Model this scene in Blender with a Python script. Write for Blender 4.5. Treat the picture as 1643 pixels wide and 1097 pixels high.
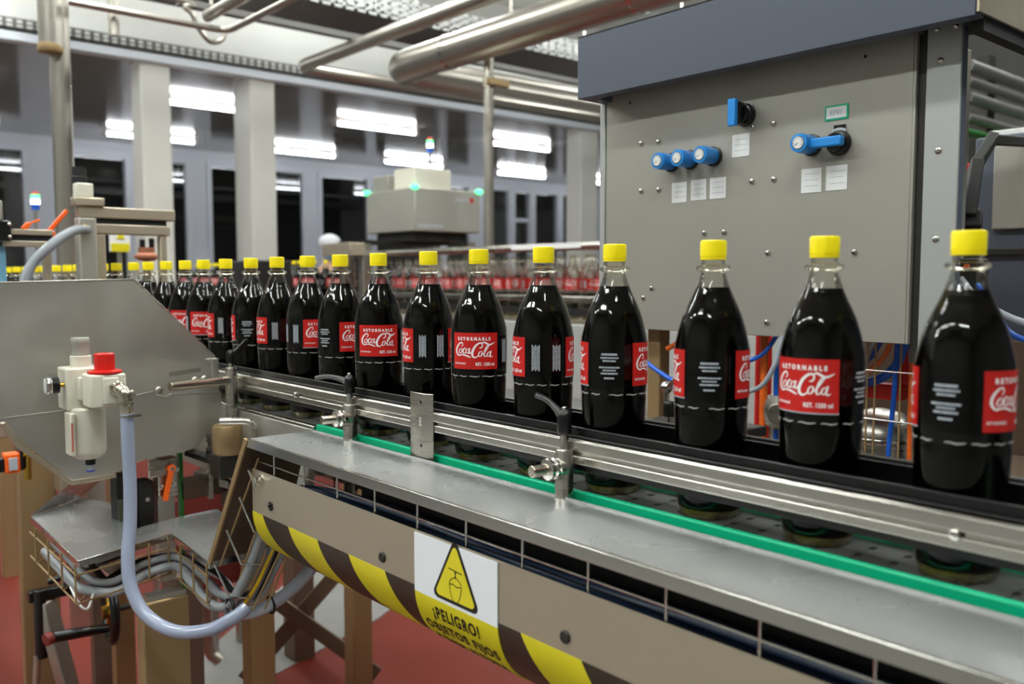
import bpy, math, random
from mathutils import Vector, Matrix

for o in list(bpy.data.objects):
    bpy.data.objects.remove(o)
S = bpy.context.scene
COL = S.collection
PI = math.pi

# ------------------------------------------------------------------ camera
cd = bpy.data.cameras.new('camera')
cd.sensor_fit = 'HORIZONTAL'
cd.sensor_width = 36.0
cd.lens = 1427.0 / 1643.0 * 36.0
cd.clip_start = 0.02
cd.clip_end = 200
cd.dof.use_dof = True
cd.dof.focus_distance = 1.45
cd.dof.aperture_fstop = 4.2
cam = bpy.data.objects.new('camera', cd)
COL.objects.link(cam)
cam.location = (0, 0, 1.386)
cam.rotation_euler = (math.radians(90 - 4.15), 0, math.radians(-40.8))
S.camera = cam

# ------------------------------------------------------------------ world, exposure
w = bpy.data.worlds.new('night_outside')
S.world = w
w.use_nodes = True
w.node_tree.nodes['Background'].inputs[0].default_value = (0.05, 0.06, 0.08, 1)
w.node_tree.nodes['Background'].inputs[1].default_value = 0.12
S.view_settings.view_transform = 'Standard'
S.view_settings.look = 'None'
S.view_settings.gamma = 1.0
S.view_settings.use_curve_mapping = False
S.view_settings.exposure = 0.22
HALL_LIGHT = 38.0      # strength of the hall ceiling luminaires
TUBE_LIGHT = 23.0      # strength of the fluorescent tubes under the low ceiling

# ------------------------------------------------------------------ materials
MATS = {}
def lin(c):
    return tuple((x / 12.92 if x <= 0.04045 else ((x + 0.055) / 1.055) ** 2.4) for x in c)
def rgb(r, g, b):
    return lin((r / 255, g / 255, b / 255)) + (1,)
def pm(name, col, rough=0.5, metal=0.0, bump=0.0, bscale=60, var=0.0, vscale=8, stretch=None,
       spec=0.5, emit=None, estr=0, rvar=0.0, coat=0.0):
    if name in MATS: return MATS[name]
    m = bpy.data.materials.new(name)
    m.use_nodes = True
    nt = m.node_tree; N = nt.nodes; L = nt.links
    b = N['Principled BSDF']
    b.inputs['Base Color'].default_value = col
    b.inputs['Roughness'].default_value = rough
    b.inputs['Metallic'].default_value = metal
    b.inputs['Specular IOR Level'].default_value = spec
    b.inputs['Coat Weight'].default_value = coat
    if emit:
        b.inputs['Emission Color'].default_value = emit
        b.inputs['Emission Strength'].default_value = estr
    if bump or var or rvar:
        tc = N.new('ShaderNodeTexCoord'); mp = N.new('ShaderNodeMapping')
        L.new(tc.outputs['Object'], mp.inputs[0])
        if stretch: mp.inputs['Scale'].default_value = stretch
    if var or rvar:
        n = N.new('ShaderNodeTexNoise'); n.inputs['Scale'].default_value = vscale
        n.inputs['Detail'].default_value = 5
        L.new(mp.outputs[0], n.inputs[0])
    if var:
        r = N.new('ShaderNodeValToRGB')
        r.color_ramp.elements[0].position = 0.3; r.color_ramp.elements[1].position = 0.7
        a = tuple(max(0, c * (1 - var)) for c in col[:3]) + (1,)
        d = tuple(min(1, c * (1 + var)) for c in col[:3]) + (1,)
        r.color_ramp.elements[0].color = a; r.color_ramp.elements[1].color = d
        L.new(n.outputs[0], r.inputs[0]); L.new(r.outputs[0], b.inputs['Base Color'])
    if rvar:
        mr = N.new('ShaderNodeMapRange')
        mr.inputs[1].default_value = 0.3; mr.inputs[2].default_value = 0.7
        mr.inputs[3].default_value = max(0, rough - rvar); mr.inputs[4].default_value = rough + rvar
        L.new(n.outputs[0], mr.inputs[0]); L.new(mr.outputs[0], b.inputs['Roughness'])
    if bump:
        n2 = N.new('ShaderNodeTexNoise'); n2.inputs['Scale'].default_value = bscale
        n2.inputs['Detail'].default_value = 3
        L.new(mp.outputs[0], n2.inputs[0])
        bp = N.new('ShaderNodeBump'); bp.inputs['Strength'].default_value = bump
        bp.inputs['Distance'].default_value = 0.002
        L.new(n2.outputs[0], bp.inputs['Height']); L.new(bp.outputs[0], b.inputs['Normal'])
    MATS[name] = m
    return m

def thin_glass(name, tint, refl=1.0, ior=1.45, rough=0.02, bump=0.0):
    m = bpy.data.materials.new(name); m.use_nodes = True
    nt = m.node_tree; N = nt.nodes; L = nt.links
    for n in list(N):
        if n.type != 'OUTPUT_MATERIAL': N.remove(n)
    out = [n for n in N if n.type == 'OUTPUT_MATERIAL'][0]
    t = N.new('ShaderNodeBsdfTransparent'); t.inputs[0].default_value = tint
    g = N.new('ShaderNodeBsdfGlossy'); g.inputs['Roughness'].default_value = rough
    g.inputs[0].default_value = (1, 1, 1, 1)
    f = N.new('ShaderNodeFresnel'); f.inputs[0].default_value = ior
    mu = N.new('ShaderNodeMath'); mu.operation = 'MULTIPLY'; mu.inputs[1].default_value = refl
    mu.use_clamp = True
    mx = N.new('ShaderNodeMixShader')
    L.new(f.outputs[0], mu.inputs[0]); L.new(mu.outputs[0], mx.inputs[0])
    L.new(t.outputs[0], mx.inputs[1]); L.new(g.outputs[0], mx.inputs[2]); L.new(mx.outputs[0], out.inputs[0])
    if bump:
        tc = N.new('ShaderNodeTexCoord')
        n2 = N.new('ShaderNodeTexNoise'); n2.inputs['Scale'].default_value = 28
        n2.inputs['Detail'].default_value = 2
        L.new(tc.outputs['Object'], n2.inputs[0])
        bp = N.new('ShaderNodeBump'); bp.inputs['Strength'].default_value = bump
        bp.inputs['Distance'].default_value = 0.004
        L.new(n2.outputs[0], bp.inputs['Height'])
        L.new(bp.outputs[0], g.inputs['Normal'])
    MATS[name] = m
    return m

M_steel = pm('brushed_steel', rgb(190, 185, 176), 0.28, 1.0, 0.05, 30, 0.06, 5, (1, 1, 12), rvar=0.06)
M_steelY = pm('rolled_steel', rgb(196, 192, 184), 0.24, 1.0, 0.04, 40, 0.05, 6, (6, 0.6, 6), rvar=0.08)
M_polish = pm('polished_steel', rgb(205, 202, 196), 0.16, 1.0)
M_sheet = pm('ground_steel_sheet', rgb(188, 186, 179), 0.42, 0.8, 0.03, 300, 0.10, 7, rvar=0.08)
M_slat = pm('dull_slat_steel', rgb(140, 140, 138), 0.36, 0.7)
M_wallg = pm('grey_hall_wall', rgb(128, 128, 124), 0.7)
M_cover = pm('worn_steel_cover', rgb(206, 207, 207), 0.27, 0.78, 0.012, 90, 0.03, 5, rvar=0.035)
M_guard = pm('satin_steel_guard', rgb(190, 178, 158), 0.42, 0.75, 0.02, 30, 0.04, 4, (1, 0.4, 1))
M_cab = pm('satin_cabinet_steel', rgb(166, 163, 154), 0.45, 0.4, 0.01, 40, 0.05, 3)
M_cab2 = pm('satin_cabinet_edge', rgb(178, 180, 178), 0.42, 0.3)
M_hood = pm('slate_grey_paint', rgb(82, 88, 101), 0.45, 0.0, spec=0.4)
M_dark = pm('dark_steel', rgb(60, 58, 55), 0.45, 0.6)
M_black = pm('black_plastic', rgb(11, 11, 12), 0.28, 0.0)
M_blackm = pm('matt_black_plastic', rgb(16, 16, 17), 0.6, 0.0)
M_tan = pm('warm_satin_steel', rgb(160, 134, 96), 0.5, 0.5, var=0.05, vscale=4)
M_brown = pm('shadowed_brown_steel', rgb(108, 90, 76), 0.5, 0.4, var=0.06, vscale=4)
M_cream = pm('cream_plastic', rgb(222, 218, 202), 0.4)
M_white = pm('white_plastic', rgb(232, 232, 232), 0.4)
M_clearcap = pm('pale_smoked_plastic', rgb(170, 170, 160), 0.25)
M_red = pm('red_plastic', rgb(214, 34, 26), 0.32)
M_orange = pm('orange_plastic', rgb(255, 104, 24), 0.35)
M_yellow = pm('yellow_cap_plastic', rgb(255, 232, 8), 0.35)
M_green = pm('green_wear_plastic', rgb(10, 176, 128), 0.35)
M_greenp = pm('green_paint', rgb(30, 130, 45), 0.4)
M_blue = pm('blue_plastic', rgb(38, 140, 222), 0.35)
M_bluetube = pm('blue_tubing', rgb(24, 92, 200), 0.3)
M_orangetube = pm('orange_tubing', rgb(225, 100, 30), 0.3)
M_greytube = pm('grey_tubing', rgb(165, 170, 182), 0.32)
M_hose = pm('milky_hose', rgb(154, 163, 186), 0.2, coat=0.4)
M_hosed = pm('slate_hose', rgb(132, 136, 142), 0.4)
M_cable = pm('grey_cable', rgb(150, 155, 158), 0.45)
M_cabled = pm('navy_cable', rgb(22, 42, 66), 0.4)
M_cabley = pm('yellow_cable', rgb(230, 190, 20), 0.4)
M_brass = pm('brass', rgb(200, 160, 70), 0.25, 1.0)
M_nickel = pm('nickel', rgb(205, 196, 180), 0.18, 1.0)
M_redlabel = pm('red_label_paper', rgb(192, 24, 18), 0.38)
M_ink = pm('white_print', rgb(238, 236, 236), 0.4)
M_inkdim = pm('pale_grey_print', rgb(176, 182, 190), 0.5)
M_bottle_line = pm('scuffed_white_ring', rgb(175, 175, 170), 0.5)
M_blackink = pm('black_print', rgb(24, 20, 16), 0.45)
M_signw = pm('white_sign_film', rgb(232, 234, 240), 0.35)
M_signy = pm('yellow_sign_film', rgb(220, 206, 30), 0.35)
M_cola = pm('cola', (0.0022, 0.0016, 0.0013, 1), 0.06, 0.0, spec=0.12)
M_amber = pm('amber_base_resin', rgb(78, 72, 22), 0.1, bump=0.8, bscale=160, var=0.8, vscale=60, coat=0.6)
M_pet = thin_glass('clear_bottle', (0.93, 0.93, 0.90, 1), 0.68, 1.45, 0.02, 0.12)
M_petn = thin_glass('clear_bottle_neck', (0.96, 0.94, 0.86, 1), 0.75, 1.45, 0.03, 0.2)
M_pane = thin_glass('window_glass', (0.55, 0.58, 0.6, 1), 2.0, 1.5, 0.015)
M_wallw = pm('white_wall_paint', rgb(236, 236, 232), 0.6, var=0.03, vscale=2)
M_pillar = pm('white_pillar_paint', rgb(230, 229, 222), 0.5)
M_frame = pm('white_window_frame', rgb(214, 219, 228), 0.4)
M_ceilg = pm('glossy_grey_ceiling', rgb(172, 165, 158), 0.13, 0.25, 0.0, var=0.05, vscale=1)
M_ceilw = pm('hall_ceiling_paint', rgb(236, 236, 232), 0.6)
M_floor = pm('red_floor_paint', rgb(104, 32, 19), 0.55, 0.0, 0.03, 8, 0.12, 1.5, spec=0.3)
M_floorg = pm('grey_floor_channel', rgb(124, 122, 119), 0.6, var=0.1, vscale=5)
M_pipe = pm('stainless_pipe', rgb(178, 172, 162), 0.3, 0.9, var=0.05, vscale=3)
M_trayp = pm('galvanised_tray', rgb(120, 118, 116), 0.5, 0.6)
M_perf = pm('perforated_tray_side', rgb(190, 190, 188), 0.5, 0.4)
M_tube = pm('fluorescent_tube', rgb(240, 244, 255), 0.5, emit=(0.93, 0.96, 1.0, 1), estr=TUBE_LIGHT)
M_diff = pm('luminaire_diffuser', rgb(240, 240, 240), 0.5, emit=(0.95, 1.0, 0.965, 1), estr=HALL_LIGHT)
M_ledg = pm('green_lamp', rgb(60, 230, 120), 0.4, emit=(0.1, 1.0, 0.35, 1), estr=2.2)
M_ledw = pm('white_lamp', rgb(240, 255, 250), 0.4, emit=(0.9, 1.0, 0.95, 1), estr=6)
M_ledb = pm('blue_lamp_lens', rgb(40, 90, 200), 0.3)
M_skin = pm('skin', rgb(205, 160, 135), 0.5)
M_mask = pm('pale_blue_mask', rgb(130, 190, 225), 0.7)
M_coat = pm('white_cotton', rgb(226, 226, 232), 0.8)
M_trouser = pm('navy_cotton', rgb(40, 45, 60), 0.8)
M_night = pm('night_yard', rgb(16, 17, 20), 0.8, var=0.5, vscale=1)

def tape_material():
    m = bpy.data.materials.new('hazard_tape'); m.use_nodes = True
    nt = m.node_tree; N = nt.nodes; L = nt.links; b = N['Principled BSDF']
    uv = N.new('ShaderNodeUVMap'); uv.uv_map = 'tape'
    sp = N.new('ShaderNodeSeparateXYZ'); L.new(uv.outputs[0], sp.inputs[0])
    m1 = N.new('ShaderNodeMath'); m1.operation = 'MULTIPLY'; m1.inputs[1].default_value = -0.62
    L.new(sp.outputs[1], m1.inputs[0])
    ad = N.new('ShaderNodeMath'); ad.operation = 'ADD'
    L.new(sp.outputs[0], ad.inputs[0]); L.new(m1.outputs[0], ad.inputs[1])
    dv = N.new('ShaderNodeMath'); dv.operation = 'DIVIDE'; dv.inputs[1].default_value = 0.2
    L.new(ad.outputs[0], dv.inputs[0])
    fr = N.new('ShaderNodeMath'); fr.operation = 'FRACT'; L.new(dv.outputs[0], fr.inputs[0])
    gt = N.new('ShaderNodeMath'); gt.operation = 'LESS_THAN'; gt.inputs[1].default_value = 0.49
    L.new(fr.outputs[0], gt.inputs[0])
    mx = N.new('ShaderNodeMix'); mx.data_type = 'RGBA'
    mx.inputs[6].default_value = rgb(218, 204, 30); mx.inputs[7].default_value = rgb(48, 38, 28)
    L.new(gt.outputs[0], mx.inputs[0]); L.new(mx.outputs[2], b.inputs['Base Color'])
    b.inputs['Roughness'].default_value = 0.38
    return m
M_tape = tape_material()

# ------------------------------------------------------------------ mesh helpers
BASE = {}
def V(*a): return Vector(a)
def smooth_path(pts, n=6, closed=False):
    pts = [Vector(p) for p in pts]
    if len(pts) < 3: return pts
    out = []
    k = len(pts)
    rng = range(k) if closed else range(k - 1)
    for i in rng:
        if closed:
            p0, p1, p2, p3 = pts[(i - 1) % k], pts[i], pts[(i + 1) % k], pts[(i + 2) % k]
        else:
            p0 = pts[i - 1] if i > 0 else pts[0] * 2 - pts[1]
            p1, p2 = pts[i], pts[i + 1]
            p3 = pts[i + 2] if i + 2 < k else pts[-1] * 2 - pts[-2]
        for j in range(n):
            t = j / n
            out.append(0.5 * ((2 * p1) + (p2 - p0) * t + (2 * p0 - 5 * p1 + 4 * p2 - p3) * t * t + (3 * p1 - p0 - 3 * p2 + p3) * t ** 3))
    if not closed: out.append(pts[-1])
    return out

class MB:
    def __init__(s): s.v = []; s.f = []; s.mi = []; s.cur = 0
    def add(s, vs, fs):
        b = len(s.v); s.v += [Vector(v) for v in vs]; s.f += [tuple(i + b for i in f) for f in fs]; s.mi += [s.cur] * len(fs); return s
    def box(s, x0, x1, y0, y1, z0, z1, M=None):
        vs = [V(x, y, z) for z in (z0, z1) for y in (y0, y1) for x in (x0, x1)]
        if M is not None: vs = [M @ v for v in vs]
        return s.add(vs, [(0, 2, 3, 1), (4, 5, 7, 6), (0, 1, 5, 4), (2, 6, 7, 3), (0, 4, 6, 2), (1, 3, 7, 5)])
    def bar(s, p, q, a, b=None, up=(0, 0, 1)):      # rectangular bar from p to q, a wide, b high
        p = Vector(p); q = Vector(q); b = b or a
        d = (q - p).normalized(); u = Vector(up)
        if abs(d.dot(u)) > 0.98: u = V(1, 0, 0)
        r = d.cross(u).normalized(); u = r.cross(d)
        vs = [e + r * (i * a / 2) + u * (j * b / 2) for e in (p, q) for (i, j) in ((-1, -1), (1, -1), (1, 1), (-1, 1))]
        return s.add(vs, [(0, 3, 2, 1), (4, 5, 6, 7), (0, 1, 5, 4), (1, 2, 6, 5), (2, 3, 7, 6), (3, 0, 4, 7)])
    def frame(s, d):
        d = d.normalized(); u = V(0, 0, 1) if abs(d.z) < 0.9 else V(1, 0, 0)
        r = d.cross(u).normalized(); return r, r.cross(d)
    def cyl(s, p, q, r, r2=None, n=20):
        p = Vector(p); q = Vector(q); r2 = r if r2 is None else r2
        a, b = s.frame(q - p)
        vs = [e + (a * math.cos(2 * PI * i / n) + b * math.sin(2 * PI * i / n)) * rr for e, rr in ((p, r), (q, r2)) for i in range(n)]
        fs = [(i, i + n, (i + 1) % n + n, (i + 1) % n) for i in range(n)]
        fs += [tuple(range(n)), tuple(range(2 * n - 1, n - 1, -1))]
        return s.add(vs, fs)
    def tube(s, pts, r, n=10, sm=6, closed=False):
        P = smooth_path(pts, sm, closed) if sm > 1 else [Vector(p) for p in pts]
        k = len(P); vs = []; fs = []; a = None
        for i in range(k):
            if closed: d = P[(i + 1) % k] - P[i - 1]
            else: d = P[min(i + 1, k - 1)] - P[max(i - 1, 0)]
            d.normalize()
            if a is None: a, b = s.frame(d)
            else:
                a = (a - d * a.dot(d)).normalized()
            b = a.cross(d)
            vs += [P[i] + (a * math.cos(2 * PI * j / n) + b * math.sin(2 * PI * j / n)) * r for j in range(n)]
        for i in range(k if closed else k - 1):
            i2 = (i + 1) % k
            fs += [(i * n + j, i * n + (j + 1) % n, i2 * n + (j + 1) % n, i2 * n + j) for j in range(n)]
        if not closed: fs += [tuple(range(n - 1, -1, -1)), tuple((k - 1) * n + j for j in range(n))]
        return s.add(vs, fs)
    def lathe(s, prof, n=32, o=(0, 0, 0), axis=(0, 0, 1), rf=None, caps=True):
        o = Vector(o); ax = Vector(axis).normalized()
        if ax.z > 0.99: a, b = V(1, 0, 0), V(0, 1, 0)
        else:
            b, a = s.frame(ax)
        vs = []
        for r, z in prof:
            for i in range(n):
                t = 2 * PI * i / n
                rr = r * (rf(z, t) if rf else 1)
                vs.append(o + ax * z + (a * math.cos(t) + b * math.sin(t)) * rr)
        fs = []
        for k in range(len(prof) - 1):
            for i in range(n):
                j = (i + 1) % n
                fs.append((k * n + i, k * n + j, (k + 1) * n + j, (k + 1) * n + i))
        if caps:
            fs.append(tuple(range(n - 1, -1, -1)))
            fs.append(tuple((len(prof) - 1) * n + i for i in range(n)))
        return s.add(vs, fs)
    def prism(s, poly, off):
        off = Vector(off); P = [Vector(p) for p in poly]; n = len(P)
        vs = P + [p + off for p in P]
        fs = [tuple(range(n)), tuple(range(2 * n - 1, n - 1, -1))] + [(i, i + n, (i + 1) % n + n, (i + 1) % n) for i in range(n)]
        return s.add(vs, fs)
    def sphere(s, c, r, n=16, m=10, sc=(1, 1, 1)):
        c = Vector(c); vs = []; fs = []
        for i in range(1, m):
            for j in range(n):
                t = PI * i / m; p = 2 * PI * j / n
                vs.append(c + V(math.sin(t) * math.cos(p) * sc[0], math.sin(t) * math.sin(p) * sc[1], math.cos(t) * sc[2]) * r)
        for i in range(m - 2):
            for j in range(n):
                k = (j + 1) % n
                fs.append((i * n + j, (i + 1) * n + j, (i + 1) * n + k, i * n + k))
        vs += [c + V(0, 0, r * sc[2]), c - V(0, 0, r * sc[2])]
        t, b = len(vs) - 2, len(vs) - 1
        for j in range(n):
            k = (j + 1) % n
            fs.append((t, j, k)); fs.append((b, (m - 2) * n + k, (m - 2) * n + j))
        return s.add(vs, fs)
    def map(s, fn): s.v = [fn(v) for v in s.v]; return s
    def build(s, name, mat, parent=None, bevel=0.0, angle=40, recalc=True, seg=2):
        if parent is not None: base = BASE[parent.name]
        else:
            xs = [v.x for v in s.v]; ys = [v.y for v in s.v]; zs = [v.z for v in s.v]
            base = V((min(xs) + max(xs)) / 2, (min(ys) + max(ys)) / 2, min(zs))
        me = bpy.data.meshes.new(name)
        me.from_pydata([v - base for v in s.v], [], s.f)
        if recalc:
            import bmesh
            bm = bmesh.new(); bm.from_mesh(me); bmesh.ops.recalc_face_normals(bm, faces=bm.faces); bm.to_mesh(me); bm.free()
        if angle:
            me.shade_smooth(); me.set_sharp_from_angle(angle=math.radians(angle))
        if isinstance(mat, (list, tuple)):
            for m_ in mat: me.materials.append(m_)
            me.polygons.foreach_set('material_index', s.mi)
        else: me.materials.append(mat)
        o = bpy.data.objects.new(name, me); COL.objects.link(o)
        if parent is not None: o.parent = parent; BASE[o.name] = base
        else: o.location = base; BASE[o.name] = base
        if bevel:
            md = o.modifiers.new('bevel', 'BEVEL'); md.width = bevel; md.segments = seg
            md.limit_method = 'ANGLE'; md.angle_limit = math.radians(50)
        return o
def tag(o, label=None, cat=None, group=None, kind=None):
    if label: o['label'] = label
    if cat: o['category'] = cat
    if group: o['group'] = group
    if kind: o['kind'] = kind
    return o
def thing(name, label, cat, loc=(0, 0, 0), group=None):
    o = bpy.data.objects.new(name, None); o.empty_display_size = 0.05; COL.objects.link(o)
    o.location = loc; BASE[o.name] = Vector(loc)
    return tag(o, label, cat, group)
def dup(root, loc, rz=0.0, label=None, group=None, skip=()):
    r = root.copy(); COL.objects.link(r); r.location = loc; r.rotation_euler = (0, 0, rz)
    if label: r['label'] = label
    if group: r['group'] = group
    for ch in list(root.children):
        if ch.name.split('.')[0] in skip: continue
        c = ch.copy(); COL.objects.link(c); c.parent = r
        for g in list(ch.children):
            d = g.copy(); COL.objects.link(d); d.parent = c
    return r
def text_mb(s, size, bold=0.0, align='CENTER', mapf=None, spacing=1.0, res=3):
    cu = bpy.data.curves.new('lettering', 'FONT'); cu.body = s; cu.size = size; cu.align_x = align
    cu.align_y = 'CENTER'; cu.offset = bold; cu.space_character = spacing; cu.resolution_u = res
    o = bpy.data.objects.new('lettering', cu); COL.objects.link(o)
    dg = bpy.context.evaluated_depsgraph_get(); dg.update()
    me = bpy.data.meshes.new_from_object(o.evaluated_get(dg))
    b = MB(); b.add([v.co.copy() for v in me.vertices], [tuple(p.vertices) for p in me.polygons])
    bpy.data.objects.remove(o); bpy.data.curves.remove(cu); bpy.data.meshes.remove(me)
    if mapf: b.map(mapf)
    return b
def fitw(b, width, sx=None):
    xs = [v.x for v in b.v]; k = width / (max(xs) - min(xs)); c = (max(xs) + min(xs)) / 2
    b.v = [V((v.x - c) * k, v.y, v.z) for v in b.v]; return b
def ribbon(b, pts, mapf=None, n=5, closed=False, wscale=1.0):   # pts (x, y, width) in a flat plane
    P = smooth_path([(p[0], p[1], p[2]) for p in pts], n, closed)
    k = len(P); vs = []; fs = []
    for i in range(k):
        if closed: d = P[(i + 1) % k] - P[i - 1]
        else: d = P[min(i + 1, k - 1)] - P[max(i - 1, 0)]
        nx, ny = -d.y, d.x; l = math.hypot(nx, ny) or 1
        w_ = P[i].z * 0.5 * wscale
        vs += [V(P[i].x + nx / l * w_, P[i].y + ny / l * w_, 0), V(P[i].x - nx / l * w_, P[i].y - ny / l * w_, 0)]
    for i in range(k if closed else k - 1):
        j = (i + 1) % k
        fs.append((2 * i, 2 * i + 1, 2 * j + 1, 2 * j))
    if mapf: vs = [mapf(v) for v in vs]
    b.add(vs, fs); return b
ORD = ['first', 'second', 'third', 'fourth', 'fifth', 'sixth', 'seventh', 'eighth', 'ninth', 'tenth', 'eleventh', 'twelfth',
       'thirteenth', 'fourteenth', 'fifteenth', 'sixteenth', 'seventeenth', 'eighteenth', 'nineteenth', 'twentieth',
       'twenty first', 'twenty second', 'twenty third', 'twenty fourth', 'twenty fifth', 'twenty sixth', 'twenty seventh', 'twenty eighth', 'twenty ninth', 'thirtieth']
# ================================================================== THE HALL
def struct(name, b, mat, **k):
    o = b.build(name, mat, **k); o['kind'] = 'structure'; return o
X0, X1, Y0, Y1 = -5.0, 20.0, -5.0, 14.8
struct('floor', MB().box(X0, X1, Y0, Y1 + 0.3, -0.2, 0.0), M_floorg, angle=0)  # unseen grey around the red zone, added to bounce neutral light
struct('floor_red', MB().box(-0.4, 6.0, 1.3, 9.0, 0.0, 0.003), M_floor, angle=0)
struct('ceiling', MB().box(X0, X1, Y0, 9.0, 4.9, 5.1), M_ceilw, angle=0)
struct('ceiling_low', MB().box(X0, X1, 9.18, Y1 + 0.3, 3.5, 3.7), M_ceilg, angle=0)
struct('wall_left', MB().box(X0 - 0.2, X0, Y0, Y1 + 0.3, 0, 5.1), M_wallg, angle=0)
struct('wall_right', MB().box(X1, X1 + 0.2, Y0, Y1 + 0.3, 0, 5.1), M_wallw, angle=0)
struct('wall_front', MB().box(X0, X1, Y0 - 0.2, Y0, 0, 5.1), M_wallg, angle=0)
bh = MB().box(X0, X1, 9.0, 9.18, 3.5, 5.1)
struct('wall_upper', bh, M_wallw, angle=0)
struct('trim_1', MB().box(X0, X1, 8.91, 9.0, 3.47, 3.54), M_frame, angle=0)
# drainage channels in the floor
struct('trim_2', MB().prism([(1.15, 2.75, 0), (1.89, 3.02, 0), (3.2, 3.8, 0), (2.9, 4.6, 0), (2.2, 4.0, 0), (1.1, 3.05, 0)], (0, 0, 0.006)), M_floorg, angle=0)
# window wall
wins = [(1.6, 3.30, [2.4]), (3.65, 5.72, [4.75]), (5.98, 7.84, [6.75]), (8.06, 9.20, []), (9.22, 11.66, [10.9]), (11.98, 14.6, [12.75, 13.35, 14.2])]
wb = MB(); x = X0
for a, b_, _ in wins:
    wb.box(x, a, Y1, Y1 + 0.25, 0.4, 3.34); x = b_
wb.box(x, X1, Y1, Y1 + 0.25, 0.4, 3.34)
wb.box(X0, X1, Y1, Y1 + 0.25, 3.34, 3.5); wb.box(X0, X1, Y1, Y1 + 0.25, 0, 0.4)
struct('wall_back', wb, M_frame, angle=0)
for i, (a, b_, mu) in enumerate(wins):
    f = MB(); t = 0.09
    f.box(a, a + t, Y1 - 0.03, Y1 + 0.1, 0.4, 3.34); f.box(b_ - t, b_, Y1 - 0.03, Y1 + 0.1, 0.4, 3.34)
    f.box(a + t, b_ - t, Y1 - 0.03, Y1 + 0.1, 3.34 - t, 3.34); f.box(a + t, b_ - t, Y1 - 0.03, Y1 + 0.1, 0.4, 0.4 + t)
    for m in mu: f.box(m - 0.09, m + 0.09, Y1 - 0.05, Y1 + 0.1, 0.4 + t, 3.34 - t)
    if i == 5: f.box(12.84, 13.26, Y1 - 0.02, Y1 + 0.1, 2.6, 2.68)
    wo = struct('window_%d' % (i + 1), f, M_frame, bevel=0.01, angle=0)
    MB().box(a + t * 0.6, b_ - t * 0.6, Y1 + 0.03, Y1 + 0.045, 0.4 + t * 0.6, 3.34 - t * 0.6).build('window_pane', M_pane, wo, angle=0)
struct('trim_3', MB().box(-2, 24, 19.5, 19.6, 0, 6), M_night, angle=0)       # the unlit yard wall outside

# pillars in front of the windows
for i, (a, b_) in enumerate([(3.012, 3.303), (4.129, 4.413), (9.06, 9.40), (14.3, 14.6)]):
    o = MB().box(a, b_, 9.0, 9.30 if i != 1 else 9.42, 0, 3.5).build('pillar', M_pillar, bevel=0.015)
    tag(o, ['white square pillar left of centre, behind the aluminium gantry', 'white square pillar behind the row of caps, second from the left',
            'white square pillar seen beside the left edge of the steel cabinet', 'white square pillar hidden to the right behind the steel cabinet'][i], 'pillar', 'white hall pillars')

# tube lights under the low ceiling
def tube_light(x, y, label, grp, L=1.3):
    t = thing('ceiling_light', label, 'ceiling light', (x, y, 3.36), grp)
    for s in (-1, 1): MB().box(x + s * L / 2 - 0.03, x + s * L / 2 + 0.03, y - 0.03, y + 0.03, 3.40, 3.5).build('end_holder', M_white, t, bevel=0.004)
    MB().cyl((x - L / 2 + 0.03, y, 3.43), (x + L / 2 - 0.03, y, 3.43), 0.026, n=12).build('light_tube', M_tube, t)
    return t
first = None
grp = 'tube lights under the low ceiling'
rows = [('front', 10.6, [(1.4, 'far left'), (4.15, 'between the two white pillars'), (6.7, 'right of the second white pillar'), (9.3, 'right of the thin steel upright'), (12.0, 'behind the steel cabinet'), (14.6, 'deep behind the steel cabinet')]),
        ('rear', 13.5, [(2.0, 'behind the steel pipe column'), (4.65, 'left of the first white pillar'), (7.05, 'just right of the second white pillar'), (9.3, 'above the inspection machine'), (11.9, 'right of the thin steel upright'), (14.5, 'behind the steel cabinet')])]
for rn, y, L_ in rows:
    for x, d in L_:
        lab = 'fluorescent tube light in the %s row, %s' % (rn, d)
        if first is None: first = tube_light(x, y, lab, grp)
        else: dup(first, (x, y, 3.36), 0, lab)
# hall luminaires over the machines (outside the picture, lighting it)
def hall_light(x, y, lab):
    t = thing('hall_light', lab, 'ceiling light', (x, y, 4.55), 'hall luminaires')
    MB().box(x - 0.16, x + 0.16, y - 0.8, y + 0.8, 4.58, 4.66).build('light_housing', M_white, t, bevel=0.004)
    for s in (-0.3, 0.3): MB().cyl((x, y + s * 2, 4.66), (x, y + s * 2, 4.9), 0.008, n=8).build('hanging_rod', M_steel, t)
    MB().box(x - 0.13, x + 0.13, y - 0.77, y + 0.77, 4.55, 4.58).build('diffuser', M_diff, t)
    return t
h0 = None
for i, x in enumerate((-3.0, -0.6, 1.8, 4.6, 7.6)):
    for j, y in enumerate((-0.9, 2.0, 4.6, 7.2)):
        lab = 'long hall luminaire overhead, %s row from the windows, %s from the left' % (ORD[3 - j], ORD[i])
        if h0 is None: h0 = hall_light(x, y, lab)
        else: dup(h0, (x, y, 4.55), 0, lab)

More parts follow.
